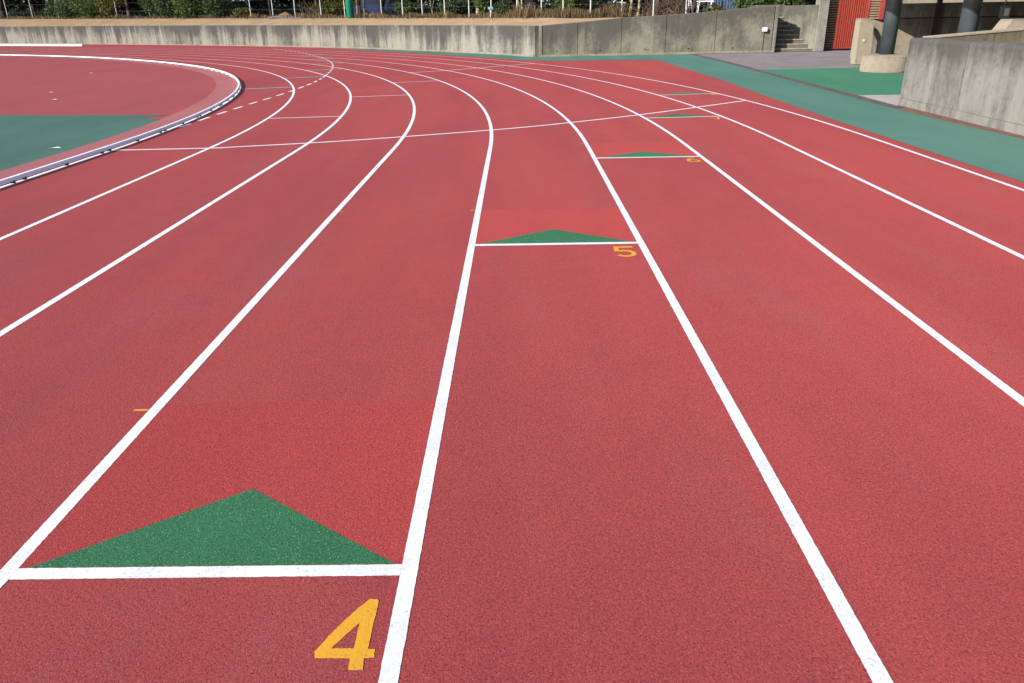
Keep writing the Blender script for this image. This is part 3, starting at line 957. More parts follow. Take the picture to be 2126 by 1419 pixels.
nw = thing('concourse_parapet', 'pale streaked concrete wall at the right edge beside the green margin', 'wall', (6.6, 10, 0))
def near_x(y):
    return 6.56 + (y - 9.95) * 0.0312
for a, b in ((-2.0, 5.2), (5.2, 8.35), (8.35, 11.13), (11.13, 12.82), (12.82, 13.6)):
    m = MB()
    a2, b2 = a + 0.004, b - (0.004 if b < 13.5 else 0)
    x0, x1 = near_x(a2), near_x(b2)
    for z0, z1, rec in ((0.0, 0.118, 0.0), (0.122, 0.99, 0.012)):
        V = [(x0 + rec, a2), (x1 + rec, b2), (x1 + 0.34, b2), (x0 + 0.34, a2)]
        zt = 1.07
        m.quad((*V[1], z0), (*V[0], z0), (*V[0], z1), (*V[1], z1), [(b2, z0 - zt), (a2, z0 - zt), (a2, z1 - zt), (b2, z1 - zt)])
        m.quad((*V[2], z0), (*V[1], z0), (*V[1], z1), (*V[2], z1), [(b2 + .3, z0 - zt), (b2, z0 - zt), (b2, z1 - zt), (b2 + .3, z1 - zt)])
        m.quad((*V[3], z0), (*V[2], z0), (*V[2], z1), (*V[3], z1), [(b2 + .6, z0 - zt)] * 2 + [(b2 + .6, z1 - zt)] * 2)
        m.quad((*V[0], z0), (*V[3], z0), (*V[3], z1), (*V[0], z1), [(a2, z0 - zt)] * 2 + [(a2, z1 - zt)] * 2)
        m.quad((*V[0], z1), (*V[3], z1), (*V[2], z1), (*V[1], z1), [(a2, z1 - zt)] * 4)
    # rounded coping
    prof = [(0.010, 0.985), (0.010, 1.02), (0.022, 1.048), (0.05, 1.062), (0.055, 1.056), (0.075, 1.056), (0.08, 1.066), (0.30, 1.070), (0.338, 1.04), (0.34, 0.985)]
    i0 = len(m.v)
    for yy, xx in ((a2, x0), (b2, x1)):
        for dx, z in prof:
            m.v.append((xx + dx, yy, z))
    n = len(prof)
    for k in range(n - 1):
        m.face((i0 + k, i0 + k + 1, i0 + n + k + 1, i0 + n + k), [(a2, prof[k][1] - 1.07), (a2, prof[k + 1][1] - 1.07), (b2, prof[k + 1][1] - 1.07), (b2, prof[k][1] - 1.07)])
    m.face(tuple(range(i0 + 2 * n - 1, i0 + n - 1, -1)), [(b2, -.05)] * n)
    m.face(tuple(range(i0, i0 + n)), [(a2, -.05)] * n)
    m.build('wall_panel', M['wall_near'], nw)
rw = thing('return_wall', 'dirty tan concrete wall running right from the corner of the pale parapet', 'wall', (8.4, 13.9, 0))
m = MB(); m.prism([(7.06, 0), (10.2, 0), (10.2, 1.235), (8.8, 1.17), (7.06, 1.055)], 'y', 13.62, 13.92); m.build('wall_panel', M['wall_return'], rw)
m = MB(); m.prism([(7.06, 1.056), (8.8, 1.171), (10.2, 1.236), (10.2, 1.262), (8.8, 1.196), (7.06, 1.078)], 'y', 13.60, 13.94); m.build('coping', M['footing'], rw)

rf = thing('stand_roof', 'grey concrete deck of the stand overhead, carried on the slate columns', 'roof', (14, 10, 3.2))
m = MB(); m.box(6.95, 27, -6, 19.5, 3.2, 3.5); m.build('deck_slab', M['roof'], rf)
m = MB(); m.box(8.5, 27, 19.5, 27.4, 3.205, 3.5); m.build('deck_slab', M['roof'], rf)
for y in (3.0, 8.0, 13.0, 17.55, 21.27, 25.5):
    m = MB(); m.box(8.6, 26.9, y - 0.16, y + 0.16, 2.95, 3.2); m.build('beam', M['roof'], rf)

# ------------------------------------------------------------------ planted bank
off = []
for i, p in enumerate(WALL_LC):
    d = (WALL_LC[min(i + 1, len(WALL_LC) - 1)] - WALL_LC[max(i - 1, 0)]).normalized()
    off.append((p, Vector((-d.y, d.x))))
top_in, top_out = [], []
for i, (p, n) in enumerate(off):
    if p.x > -0.2: continue
    top_in.append((p + n * 0.28, z_left(lw_len[i]) - 0.012)); top_out.append((p + n * 2.5, zb(p.x)))
top_in += [(Vector((0.9, 32.6)) + Vector((0.26, 0.12)), 1.118), (Vector((1.6, 32.26)), 1.13), (Vector((4.5, 32.36)), 1.34), (Vector((8.5, 32.5)), 1.52)]
top_out += [(Vector((2.6, 35.0)), zb(2.6)), (Vector((3.4, 34.7)), zb(3)), (Vector((5.2, 34.8)), 1.36), (Vector((8.5, 34.95)), 1.5)]
V, F = [], []
NB = 5
for (a, za), (b, zo) in zip(top_in, top_out):
    for k in range(NB):
        t = k / (NB - 1)
        p = a.lerp(b, t)
        V.append((p.x, p.y, za + (zo - za) * (t ** 0.8) + (0.02 * math.sin(p.x * 3.1 + k) if 0 < k < NB - 1 else 0)))
for i in range(len(top_in) - 1):
    for k in range(NB - 1):
        F.append((i * NB + k, (i + 1) * NB + k, (i + 1) * NB + k + 1, i * NB + k + 1))
far_pts = []
nb0 = len(V)
for i, (b, zo) in enumerate(top_out):
    dirv = Vector((b.x - 0, b.y + 4)).normalized()
    for dist in (4.0, 12.0, 70.0):
        p = b + dirv * dist
        V.append((p.x, p.y, zb(p.x) + (0.02 * dist if dist < 30 else 0.3)))
for i in range(len(top_out) - 1):
    F.append((i * NB + NB - 1, (i + 1) * NB + NB - 1, nb0 + 3 * (i + 1), nb0 + 3 * i))
    for k in range(2):
        F.append((nb0 + 3 * i + k, nb0 + 3 * (i + 1) + k, nb0 + 3 * (i + 1) + k + 1, nb0 + 3 * i + k + 1))
n_slope = (len(top_in) - 1) * (NB - 1)
tag(obj('planted_bank', V, F[:n_slope], M['bank'], smooth=True), kind='structure')
tag(obj('wood_floor', V, F[n_slope:], M['litter_shaded'], smooth=True), kind='structure')
tag(flat('upper_ground', [(8.4, 35.2), (40, 35.2), (60, 110), (20, 110)], 1.45, M['litter_shaded']), kind='structure')

# fence posts with wires
posts = [(-44.4, 74.48), (-41.07, 72.52), (-37.75, 70.53), (-34.2, 68.4), (-30.9, 66.4), (-27.4, 64.3), (-24.0, 61.9), (-20.6, 59.4), (-17.4, 56.93), (-15.49, 55.52), (-13.62, 53.93), (-11.53, 52.08), (-9.75, 50.51), (-7.19, 48.24), (-5.77, 46.65), (-4.53, 45.25), (-3.21, 43.78), (-1.87, 42.16), (-0.72, 40.6), (0.52, 38.89), (1.59, 37.44), (2.5, 36.51), (3.64, 35.95), (5.0, 36.0), (6.37, 36.05), (7.8, 36.1)]
fence = thing('wire_fence', 'wire fence of slim white steel posts along the top of the bank', 'fence', (-7.19, 48.24, 1.48))
for x, y in posts:
    m = MB()
    z = zb(x) - 0.05
    lean = rng.normal(0, 0.012)
    m.tube((x, y, z), (x + lean, y, z + 2.0), 0.030, 0.028, 8)
    m.build('fence_post', M['white_steel'], fence)
for h in (0.55, 1.15, 1.9):
    m = MB()
    for (a, b), (c, d) in zip(posts, posts[1:]):
        m.tube((a, b, zb(a) + h), (c, d, zb(c) + h), 0.004, 0.004, 4, caps=False)
    m.build('fence_wire', M['tube'], fence)

pole = thing('net_pole', 'thick turquoise green steel pole on the bank behind the curved wall', 'pole', (-9.19, 49.22, 1.5))
m = MB(); m.tube((-9.19, 49.22, 1.4), (-9.19, 49.22, 9.5), 0.215, 0.20, 24); m.build('pole_shaft', M['pole_green'], pole, smooth=True)
m = MB(); m.tube((-9.19, 49.22, 9.5), (-9.19, 49.22, 9.56), 0.22, 0.16, 24); m.build('pole_cap', M['pole_green'], pole)


# ------------------------------------------------------------------ vegetation
def leaf_cloud(lobes, n, size, inner=0.35, flat_=0.0):
    """leaf quads scattered through ellipsoidal lobes [(centre, radii)]"""
    w = np.array([r[0] * r[1] * r[2] for _, r in lobes]) ** 0.67
    w = w / w.sum()
    idx = rng.choice(len(lobes), n, p=w)
    C = np.array([c for c, _ in lobes])[idx]
    R = np.array([r for _, r in lobes])[idx]
    d = rng.normal(size=(n, 3)); d /= np.linalg.norm(d, axis=1, keepdims=True)
    rad = inner + (1 - inner) * rng.random((n, 1)) ** 0.55
    rad *= 1 + 0.12 * rng.normal(size=(n, 1))
    P = C + d * R * rad
    nr = d + rng.normal(0, 0.75, (n, 3)) + np.array([0, 0, 0.35])
    nr /= np.linalg.norm(nr, axis=1, keepdims=True)
    t = np.cross(nr, rng.normal(size=(n, 3))); t /= np.linalg.norm(t, axis=1, keepdims=True)
    b = np.cross(nr, t)
    s = size * (0.6 + 0.8 * rng.random((n, 1)))
    a0 = P - t * s * 0.5; a2 = P + t * s * 0.5
    a1 = P + b * s * 0.28 - nr * s * 0.06; a3 = P - b * s * 0.28 - nr * s * 0.06
    V = np.stack([a0, a1, a2, a3], 1).reshape(-1, 3)
    return V


def quads_obj(name, V, mat, parent=None, loc=None):
    n = len(V) // 4
    base = world_loc(parent) if parent else Vector((0, 0, 0))
    L = Vector(loc) if loc is not None else base
    me = bpy.data.meshes.new(name)
    me.vertices.add(n * 4); me.loops.add(n * 4); me.polygons.add(n)
    me.vertices.foreach_set('co', (V - np.array(L)).astype(np.float32).ravel())
    me.loops.foreach_set('vertex_index', np.arange(n * 4, dtype=np.int32))
    me.polygons.foreach_set('loop_start', np.arange(0, n * 4, 4, dtype=np.int32))
    me.polygons.foreach_set('loop_total', np.full(n, 4, dtype=np.int32))
    me.materials.append(mat)
    me.update(calc_edges=True)
    o = bpy.data.objects.new(name, me)
    COL.objects.link(o)
    if parent: o.parent = parent
    o.location = L - base
    return o


def bush(x, y, w, h, mat, label, n=1500, leaf=0.12, group='shrubs along the bank'):
    z = zb(x) - 0.03
    b = thing('shrub', label, 'shrub', (x, y, z), group)
    lobes = []
    for k in range(7):
        a = rng.random() * 6.28
        rr = w * 0.30 * rng.random() ** 0.5
        cz = z + h * (0.28 + 0.50 * rng.random())
        lobes.append(((x + rr * math.cos(a) * 1.3, y + rr * math.sin(a) * 0.8, cz), (w * (0.22 + 0.14 * rng.random()), w * 0.25, h * (0.22 + 0.12 * rng.random()))))
    lobes.append(((x, y, z + h * 0.42), (w * 0.42, w * 0.36, h * 0.42)))
    V = leaf_cloud(lobes, n, leaf)
    V[:, 2] = np.maximum(V[:, 2], z + 0.01)
    quads_obj('foliage', V, mat, b)
    m = MB()
    for k in range(4):
        a = k * 1.6 + rng.random()
        m.tube((x + 0.04 * math.cos(a), y + 0.04 * math.sin(a), z - 0.05), (x + w * 0.22 * math.cos(a), y + w * 0.22 * math.sin(a), z + h * 0.6), 0.03, 0.012, 6)
    m.build('stem', M['bark_dark'], b)


def tree(x, y, r, mat_bark, mat_leaf, label, crown_r=2.3, crown_z=5.0, lean=(0, 0), fork=None, n=3600, leaf=0.27, crown_dy=0.8):
    z = zb(x) - 0.1
    t = thing('tree', label, 'tree', (x, y, z), 'trees on the bank')
    m = MB()
    P = []
    hgt = crown_z
    for k in range(7):
        f = k / 6
        P.append((x + lean[0] * f * hgt + 0.05 * math.sin(5 * f + x), y + lean[1] * f * hgt, z + f * hgt))
    R_ = [r * (1.25 if k == 0 else 1.0) * (1 - 0.09 * k) for k in range(7)]
    m.pipe(P, R_, 12)
    m.build('trunk', mat_bark, t, smooth=True)
    m = MB()
    tops = []
    if fork:
        fz, spread = fork
        b0 = Vector((x + lean[0] * fz, y, z + fz))
        e = b0 + Vector((spread, 0.1, abs(spread) * 1.8 + 0.6))
        m.tube(b0, e, r * 0.7, r * 0.4, 8); tops.append(e)
        e2 = e + Vector((spread * 0.8, 0.4, 1.6)); m.tube(e, e2, r * 0.4, r * 0.2, 8)
    for k in range(6):
        a = k * 1.05 + x
        b0 = Vector(P[4 + k % 3]) if k % 3 < 3 else Vector(P[4])
        e = b0 + Vector((math.cos(a) * crown_r * 0.7, math.sin(a) * crown_r * 0.7, crown_r * (0.2 + 0.4 * rng.random())))
        m.tube(b0, e, r * 0.42, r * 0.12, 7)
    m.build('limb', mat_bark, t)
    cx, cy, cz = P[-1][0], P[-1][1] + crown_dy, P[-1][2] + 0.7
    lobes = []
    for k in range(10):
        a = rng.random() * 6.28; q = crown_r * 0.62 * rng.random() ** 0.5
        lobes.append(((cx + q * math.cos(a), cy + q * math.sin(a), cz + rng.normal(0, 0.5) * crown_r * 0.5), (crown_r * 0.45, crown_r * 0.45, crown_r * 0.36)))
    quads_obj('crown', leaf_cloud(lobes, n, leaf, inner=0.2), mat_leaf, t)


# trees: trunks one can tell apart, crowns above the frame shade what lies behind
tree(-46.4, 77.3, 0.24, M['bark_dark'], M['leaf_dark'], 'dark tree trunk at the far left edge above the curved wall', 3.0)
tree(-30.26, 66.96, 0.13, M['bark_grey'], M['leaf_dark'], 'grey tree trunk between the olive shrub and the big dark shrubs', 2.8, 4.4)
tree(-9.0, 51.3, 0.15, M['bark_grey'], M['leaf_dark'], 'brownish grey tree trunk just right of the turquoise pole', 2.8)
tree(-8.75, 51.9, 0.06, M['bark_grey'], M['leaf_olive'], 'thin sapling trunk second to the right of the turquoise pole', 1.6, 4.0, n=900)
tree(-7.55, 50.9, 0.13, M['bark_dark'], M['leaf_dark'], 'dark leaning tree trunk beside the black bag', 2.6, 4.8, lean=(0.10, 0), fork=(0.5, -0.3))
tree(-4.1, 46.6, 0.045, M['bark_grey'], M['leaf_olive'], 'thin forked sapling between the fence posts right of the navy car', 1.5, 3.6, lean=(-0.07, 0), fork=(0.45, 0.25), n=900)
tree(-1.4, 43.3, 0.12, M['bark_pale'], M['leaf_bright'], 'pale straight tree trunk left of the light blue tap post', 2.5, 4.6)
tree(0.72, 40.1, 0.055, M['bark_pale'], M['leaf_olive'], 'pale forked sapling in front of the thick dark trunk', 1.5, 3.6, fork=(0.35, -0.28), n=900)
tree(1.22, 40.0, 0.27, M['bark_dark'], M['leaf_dark'], 'thick dark tree trunk behind the bank above the wall corner', 3.2, 4.8)
tree(5.50, 36.9, 0.075, M['bark_pale'], M['leaf_bright'], 'short pale tree trunk, left one of the pair above the straight wall', 1.5, 1.9, n=1600, leaf=0.13)
tree(5.86, 37.0, 0.065, M['bark_pale'], M['leaf_bright'], 'short pale tree trunk, right one of the pair above the straight wall', 1.3, 2.0, n=1400, leaf=0.13)
for i, (x, y, r, lab) in enumerate((
        (-42.0, 74.6, 0.10, 'slim tree at the fence above the dark gap at far left'),
        (-36.0, 72.2, 0.10, 'slim tree rising behind the left green shrubs'),
        (-26.2, 66.2, 0.10, 'slim tree rising behind the left big dark shrub'),
        (-20.4, 62.0, 0.10, 'slim tree rising behind the right end of the big shrub group'),
        (-16.2, 57.6, 0.10, 'slim tree between the leftmost close white posts'),
        (-12.4, 54.6, 0.10, 'slim tree among the brown twigs left of the turquoise pole'),
        (-5.2, 49.8, 0.10, 'slim tree in front of the navy car'),
        (3.9, 38.6, 0.09, 'slim tree behind the dry grass above the straight wall'),
        (9.6, 40.2, 0.09, 'slim tree behind the blue shed'),
        (-52.0, 84.0, 0.2, 'shaded tree far behind the left end of the fence'),
        (-39.5, 77.5, 0.2, 'shaded tree behind the fence above the dark gap at left'),
        (-34.5, 74.5, 0.18, 'shaded tree behind the left green shrubs'),
        (-23.5, 68.5, 0.2, 'shaded tree behind the big dark shrubs'),
        (-18.5, 64.0, 0.2, 'shaded tree behind the fence right of the dark shrubs'),
        (-13.6, 60.5, 0.2, 'shaded tree behind the soil mound'),
        (-3.0, 54.5, 0.2, 'shaded tree behind the navy car'),
        (3.4, 45.5, 0.18, 'shaded tree behind the dry grass above the wall corner'),
        (7.6, 43.5, 0.18, 'shaded tree behind the bramble thicket'),
        (13.5, 46.0, 0.18, 'shaded tree behind the blue shed'))):
    tree(x, y, r, M['bark_dark'], M['leaf_shaded'], lab, 3.6, 3.9, n=5200, leaf=0.34, crown_dy=0)

# shrubs
D, OL, BR = M['leaf_dark'], M['leaf_olive'], M['leaf_bright']
for x, y, w, h, mt, lab, n in (
        (-38.9, 72.3, 2.3, 1.5, D, 'dark green shrub, leftmost of the row behind the curved wall', 2400),
        (-36.6, 70.6, 2.9, 2.0, D, 'full dark green shrub beside the leftmost one', 3600),
        (-34.2, 69.2, 2.6, 1.9, BR, 'mid green shrub left of the olive shrub', 3000),
        (-32.2, 67.9, 2.1, 1.6, OL, 'olive yellow shrub beside the grey trunk', 2400),
        (-27.0, 65.0, 2.7, 2.0, D, 'large dark shrub, left one of the big group', 3600),
        (-25.0, 63.4, 2.7, 2.1, D, 'large dark glossy shrub, second of the big group', 3600),
        (-22.9, 61.9, 2.6, 2.0, BR, 'large green shrub in the middle of the big group', 3400),
        (-20.9, 60.3, 2.3, 1.8, D, 'dark shrub at the right end of the big group', 2800),
        (-18.6, 58.4, 1.3, 0.8, OL, 'low yellowish shrub at the foot of the white posts', 1100),
        (-10.9, 53.6, 2.2, 1.1, OL, 'low olive shrub left of the turquoise pole', 1500),
        (-5.6, 48.6, 2.0, 0.95, D, 'low dark shrub in front of the navy car', 1500),
        (-2.8, 45.8, 1.5, 1.0, D, 'low dark shrub between white posts left of the pale trunk', 1300),
        (-1.0, 43.8, 1.2, 1.6, BR, 'yellow green shrub above the light blue tap post', 1400),
        (-0.2, 41.6, 1.0, 0.8, D, 'small rounded dark shrub right of the light blue tap post', 1000),
        (2.9, 38.0, 1.3, 1.6, BR, 'upright green shrub behind the dry grass near the wall corner', 1700),
        (10.9, 36.2, 1.5, 1.2, BR, 'sunlit clipped shrub above the steps, left one', 1900),
        (12.0, 36.4, 1.5, 1.2, BR, 'sunlit clipped shrub above the steps, right one', 1900),
        (9.3, 36.4, 0.8, 0.6, OL, 'small olive shrub beside the blue shed', 700)):
    bush(x * 0.984, y * 0.984, w, h * 1.08, mt, lab, int(n * 1.3), 0.14)


# bramble thicket of bare twigs
def thicket(x0, x1, y, n, hgt, label):
    t = thing('bramble_thicket', label, 'thicket', ((x0 + x1) / 2, y, zb(x0)))
    m = MB()
    for k in range(n):
        x = x0 + (x1 - x0) * rng.random(); yy = y + rng.normal(0, 0.35)
        p = Vector((x, yy, zb(x) - 0.05))
        d = Vector((rng.normal(0, 0.5), rng.normal(0, 0.3), 1.0)).normalized()
        r = 0.012 + 0.012 * rng.random()
        for j in range(4):
            q = p + d * hgt * 0.3 * (0.7 + 0.6 * rng.random())
            m.tube(p, q, r, r * 0.75, 4, caps=False)
            d = (d + Vector((rng.normal(0, 0.35), rng.normal(0, 0.3), rng.normal(0, 0.25) - 0.12))).normalized()
            p = q; r *= 0.75
    tag(m.build('twigs', M['twig'], t), kind='stuff')
thicket(6.1, 8.1, 36.9, 150, 1.1, 'brown bare bramble thicket above the straight wall')
thicket(-13.0, -9.9, 53.2, 90, 1.0, 'brown bare twigs left of the turquoise pole')


# dry grass along the fence foot
def grass(path, n, hmin, hmax, spread, name):
    P = [Vector(p) for p in path]
    seg = rng.integers(0, len(P) - 1, n)
    t = rng.random(n)
    A = np.array([P[i][:] for i in seg]); B = np.array([P[i + 1][:] for i in seg])
    C = A + (B - A) * t[:, None] + rng.normal(0, spread, (n, 2))
    Z = np.array([zb(x) for x in C[:, 0]]) - 0.02
    clump = 0.55 + 0.45 * np.sin(C[:, 0] * 2.3) * np.sin(C[:, 0] * 0.9 + 1.0)
    H = (hmin + (hmax - hmin) * rng.random(n)) * (0.5 + 0.7 * clump)
    ang = rng.random(n) * 6.28
    w = 0.012 + 0.012 * rng.random(n)
    dx, dy = np.cos(ang) * w, np.sin(ang) * w
    lx, ly = rng.normal(0, 0.3, n) * H, rng.normal(0, 0.3, n) * H
    b0 = np.stack([C[:, 0] - dx, C[:, 1] - dy, Z], 1); b1 = np.stack([C[:, 0] + dx, C[:, 1] + dy, Z], 1)
    t0 = np.stack([C[:, 0] + lx + dx * .3, C[:, 1] + ly + dy * .3, Z + H], 1); t1 = np.stack([C[:, 0] + lx - dx * .3, C[:, 1] + ly - dy * .3, Z + H], 1)
    V = np.stack([b0, b1, t0, t1], 1).reshape(-1, 3)
    o = quads_obj(name, V, M['dry'])
    return tag(o, 'dry tan grass growing along the foot of the fence', 'grass', kind='stuff')
fpath = [p for p in posts]
grass([(x - 0.2, y + 0.15) for x, y in fpath if x < 5], 9000, 0.08, 0.36, 0.40, 'dry_grass')
o = grass([(x, y) for x, y in fpath if 0.3 < x < 5.5], 2600, 0.12, 0.60, 0.40, 'tall_dry_grass')
o['label'] = 'taller dry grass behind the fence above the wall corner'

# undergrowth under the trees, its shade put into the leaf colour
ul = []
for p in catmull([(-58, 90), (-46, 82.5), (-38, 77), (-29, 71.5), (-20, 64.5), (-12, 58.2), (-5.5, 53), (-0.5, 47.5), (3.5, 42.8), (8, 41.3), (14, 41.5), (20, 42)], 7):
    for k in range(2):
        h = 0.35 + 0.55 * rng.random()
        ul.append(((p.x + rng.normal(0, 0.5), p.y + rng.normal(0, 0.5), zb(p.x) + h * 0.7), (0.9, 0.6, h)))
tag(quads_obj('undergrowth', leaf_cloud(ul, 26000, 0.20, inner=0.1), M['leaf_shaded']), 'low dark undergrowth in the shade behind the fence', 'undergrowth', kind='stuff')

# far wood that closes the view
fw = []
ctr = [(-75, 103), (-58, 95), (-42, 86), (-30, 79), (-19, 71.5), (-10, 65.5), (-2, 60), (6, 55), (14, 51), (24, 49), (36, 48)]
cp = catmull(ctr, 4)
lobes = []
for p in cp:
    for k in range(4):
        lobes.append(((p.x + rng.normal(0, 1.2), p.y + rng.normal(0, 1.0), zb(p.x) + 0.4 + 2.4 * k + rng.normal(0, 0.3)), (2.6, 1.6, 1.9)))
V = leaf_cloud(lobes, 85000, 0.62, inner=0.05)
tag(quads_obj('far_wood', V, M['leaf_shaded']), 'dark shaded wood closing the view behind the fence', 'wood', kind='stuff')


# ------------------------------------------------------------------ parked cars behind the fence
def car(x, y, ry, paint_mat, label):
    z = zb(x) - 0.1
    c = thing('parked_car', label, 'car', (x, y, z), 'cars parked behind the fence')
    c.rotation_euler = (0, 0, ry)
    def add(name, m, mat, parent=c, smooth=False):
        o = bpy.data.objects.new(name, mesh_data(name, m.v, m.f, mat, None, smooth))
        COL.objects.link(o); o.parent = parent
        return o
    m = MB()
    prof = [(-2.05, 0.25), (2.05, 0.25), (2.10, 0.45), (2.05, 0.72), (1.15, 0.88), (-1.95, 0.92), (-2.10, 0.62)]
    m.prism(prof, 'y', -0.80, 0.80)
    add('car_body', m, paint_mat)
    m = MB()
    lo = [(-1.85, 0.9), (1.1, 0.87)]; hi = [(-1.45, 1.42), (0.25, 1.45)]
    b = [(lo[0][0], -0.76, lo[0][1]), (lo[1][0], -0.76, lo[1][1]), (lo[1][0], 0.76, lo[1][1]), (lo[0][0], 0.76, lo[0][1])]
    t = [(hi[0][0], -0.62, hi[0][1]), (hi[1][0], -0.62, hi[1][1]), (hi[1][0], 0.62, hi[1][1]), (hi[0][0], 0.62, hi[0][1])]
    for k in range(4):
        k2 = (k + 1) % 4
        m.quad(b[k], b[k2], t[k2], t[k])
    m.quad(*t)
    add('car_roof', m, paint_mat)
    for k, nm in ((0, 'side_window'), (1, 'windscreen'), (2, 'side_window'), (3, 'rear_window')):
        k2 = (k + 1) % 4
        A, B, C2, D2 = (Vector(q) for q in (b[k], b[k2], t[k2], t[k]))
        cen = (A + B + C2 + D2) / 4
        nrm = (B - A).cross(D2 - A).normalized()
        m = MB(); m.quad(*[tuple(cen + (q - cen) * 0.86 + nrm * 0.008) for q in (A, B, C2, D2)])
        add(nm, m, M['glass'])
    for wx in (-1.28, 1.30):
        for sy in (-1, 1):
            m = MB(); m.tube((wx, sy * 0.66, 0.30), (wx, sy * 0.83, 0.30), 0.31, 0.31, 18)
            w = add('wheel', m, M['tyre'])
            m = MB(); m.tube((wx, sy * 0.80, 0.30), (wx, sy * 0.838, 0.30), 0.19, 0.17, 14)
            add('rim', m, M['rim'], w)
    for sy in (-1, 1):
        m = MB(); m.box(2.03, 2.11, sy * 0.6 - 0.16, sy * 0.6 + 0.16, 0.52, 0.68); add('headlight', m, M['lamp_clear'])
        m = MB(); m.box(-2.12, -2.02, sy * 0.64 - 0.12, sy * 0.64 + 0.12, 0.6, 0.84); add('tail_light', m, M['lamp_red'])
car(-7.75, 53.6, 0.15, M['car_blue'], 'navy blue car parked in the shade right of the turquoise pole')
car(-21.6, 70.5, -0.5, M['car_silver'], 'silver car half hidden behind the white fence posts')
car(5.0, 44.3, 0.05, M['car_white'], 'white car behind the dry grass above the straight wall')
car(-37.0, 80.0, -0.5, M['car_white'], 'white car glimpsed between the shrubs at left')

# blue shed, white trestle, sign by the straight wall
sh = thing('garden_shed', 'small blue grey shed of ribbed sheet metal above the straight wall', 'shed', (10.0, 38.3, 1.45))
x = 9.45
while x < 10.55:
    m = MB(); m.prism([(x, 37.98), (x + 0.03, 37.95), (x + 0.10, 37.95), (x + 0.13, 37.98), (x + 0.135, 38.02), (x, 38.02)], 'z', 1.4, 3.5)
    m.build('sheet_panel', M['shed'], sh); x += 0.138
m = MB(); m.box(9.45, 10.55, 38.02, 39.3, 1.4, 3.5); m.build('shed_body', M['shed'], sh)
m = MB(); m.box(9.38, 10.62, 37.9, 39.4, 3.5, 3.56); m.build('shed_roof', M['white_steel'], sh)
tr = thing('trestle_bench', 'white trestle bench left of the blue shed', 'bench', (8.95, 37.7, 1.45))
m = MB(); m.box(8.62, 9.32, 37.55, 37.85, 1.93, 1.98); m.build('bench_top', M['white_board'], tr)
for lx in (8.70, 9.24):
    for ly in (37.58, 37.82):
        m = MB(); m.tube((lx - (0.06 if lx < 9 else -0.0), ly, 1.4), (lx, ly, 1.93), 0.03, 0.03, 6); m.build('leg', M['white_board'], tr)
ap = thing('white_prop', 'white two-legged prop leaning by the bramble thicket', 'prop', (8.3, 37.5, 1.45))
m = MB(); m.tube((8.17, 37.5, 1.4), (8.25, 37.5, 2.6), 0.035, 0.035, 8); m.build('leg', M['white_board'], ap)
m = MB(); m.tube((8.42, 37.5, 1.4), (8.22, 37.5, 2.25), 0.03, 0.03, 8); m.build('leg', M['white_board'], ap)
sg = thing('small_sign', 'small red sign board on a white leaning stake right of the blue shed', 'sign', (10.75, 37.6, 1.45))
m = MB(); m.tube((10.80, 37.6, 1.4), (10.70, 37.6, 2.3), 0.035, 0.035, 8); m.build('stake', M['white_board'], sg)
m = MB(); m.box(10.55, 10.95, 37.54, 37.57, 1.87, 2.3); m.build('board', M['gate_red'], sg)

# odds and ends on the bank
tp = thing('tap_post', 'light blue tap post at the edge of the bank', 'tap', (-0.74, 40.0, zb(-0.74)))
m = MB(); m.tube((-0.74, 40.0, 1.35), (-0.74, 40.0, 1.80), 0.03, 0.03, 8); m.build('post_shaft', M['white_steel'], tp)
m = MB(); m.box(-0.86, -0.62, 39.95, 40.05, 1.80, 1.90); m.tube((-0.74, 39.95, 1.85), (-0.74, 39.82, 1.80), 0.03, 0.02, 8); m.build('tap_head', M['tap'], tp)
tb = thing('drain_tube', 'long grey plastic tube lying on the bank beside the soil mound', 'tube', (-14.3, 53.9, zb(-14.3)))
m = MB(); m.pipe([(-15.6, 54.6, zb(-15) + 0.05), (-15.0, 54.15, zb(-15) + 0.09), (-14.2, 53.6, zb(-14) + 0.05), (-12.9, 52.5, zb(-13) + 0.04)], [0.06, 0.08, 0.06, 0.04], 8); m.build('tube_length', M['tube'], tb)
def mound(x, y, rx, h, label):
    t = thing('soil_mound', label, 'mound', (x, y, zb(x)), 'soil mounds on the bank')
    m = MB(); N, K = 20, 6
    for i in range(K + 1):
        f = i / K
        for k in range(N):
            a = 2 * math.pi * k / N
            rr = rx * f * (1 + 0.12 * math.sin(3 * a + x))
            m.v.append((x + rr * math.cos(a), y + rr * 0.7 * math.sin(a), zb(x) - 0.04 + h * (math.cos(f * math.pi) + 1) / 2))
    for i in range(K):
        for k in range(N):
            k2 = (k + 1) % N
            m.face((i * N + k, (i + 1) * N + k, (i + 1) * N + k2, i * N + k2))
    m.build('heap', M['mound'], t, smooth=True)
mound(-14.5, 54.9, 0.95, 0.42, 'low brown soil mound beside the grey tube')
mound(-8.0, 50.0, 0.8, 0.36, 'low brown soil mound right of the turquoise pole')
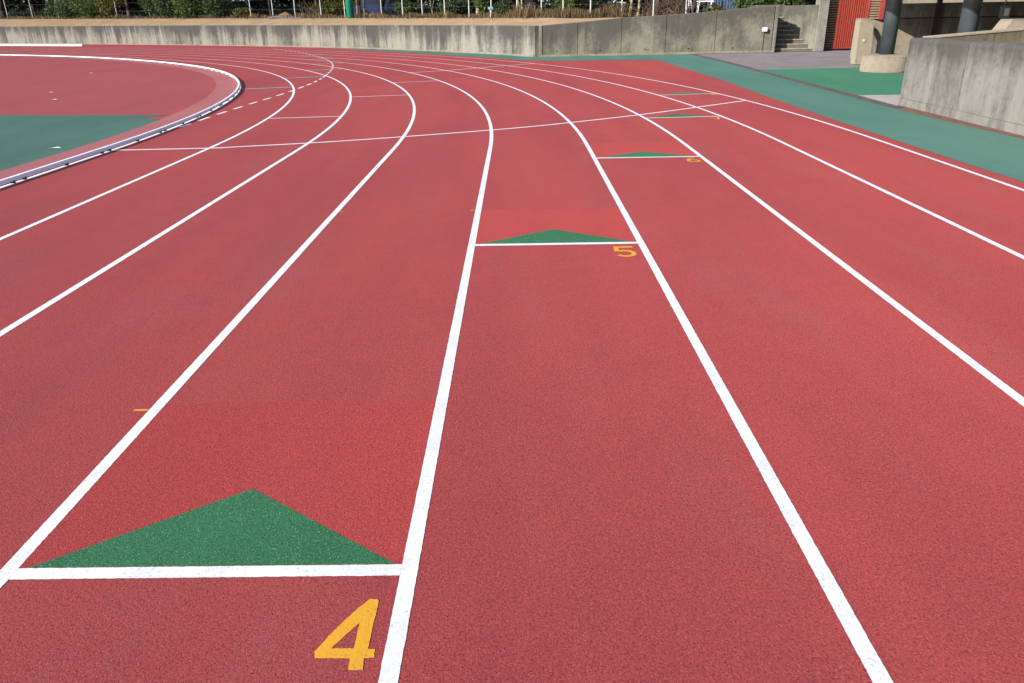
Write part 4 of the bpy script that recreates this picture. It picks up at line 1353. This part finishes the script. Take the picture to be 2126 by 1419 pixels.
bgx = thing('rubbish_bag', 'black rubbish bag at the foot of the dark leaning trunk', 'bag', (-7.35, 50.1, zb(-7.35)))
m = MB(); N, K = 14, 8
for i in range(K + 1):
    f = i / K
    for k in range(N):
        a = 2 * math.pi * k / N
        rr = 0.30 * math.sin(math.pi * min(0.97, 0.12 + f * 0.85)) * (1 + 0.10 * math.sin(4 * a + 5 * f))
        m.v.append((-7.35 + rr * math.cos(a), 50.1 + rr * math.sin(a), zb(-7.35) - 0.03 + 0.52 * f))
for i in range(K):
    for k in range(N):
        k2 = (k + 1) % N
        m.face((i * N + k, i * N + k2, (i + 1) * N + k2, (i + 1) * N + k))
m.build('bag_body', M['bag'], bgx, smooth=True)

# low white board kerb beyond the far bend
wb = thing('white_board_kerb', 'long low white board on the ground in front of the far left wall', 'kerb', (-36, 64, 0))
pts = [Vector((p[0] * 0.962, p[1] * 0.962)) for p in ((-31.6, 61.4), (-36.0, 63.9), (-40.5, 66.4), (-45.0, 69.0), (-50, 71.9))]
for a, b in zip(pts, pts[1:]):
    d = (b - a).normalized(); n = Vector((-d.y, d.x)) * 0.05
    b = b - d * 0.02
    m = MB(); m.prism([tuple(a - n), tuple(a + n), tuple(b + n), tuple(b - n)], 'z', 0.004, 0.13); m.build('board', M['white_board'], wb)

# paper scraps
for i, (x, y, w, lab) in enumerate(((-9.79, 17.29, 0.10, 'white paper scrap on the red infield near the green area'), (-10.9, 19.2, 0.07, 'small pale scrap farther out on the red infield'),
                                    (-5.98, 10.32, 0.10, 'white paper scrap on the green infield beside the kerb'), (-13.6, 26.5, 0.12, 'pale scrap in the middle of the red infield'))):
    m = MB(); z = 0.009
    m.v = [(x - w, y, z), (x - w * .2, y - 0.03, z + .012), (x + w, y + 0.01, z + 0.004), (x + w * .3, y + 0.05, z + 0.018), (x - w * .5, y + 0.04, z)]
    m.face((0, 1, 3, 4)); m.face((1, 2, 3))
    tag(m.build('paper_scrap', M['paper'], loc=(x, y, 0)), lab, 'scrap', 'scraps on the infield')
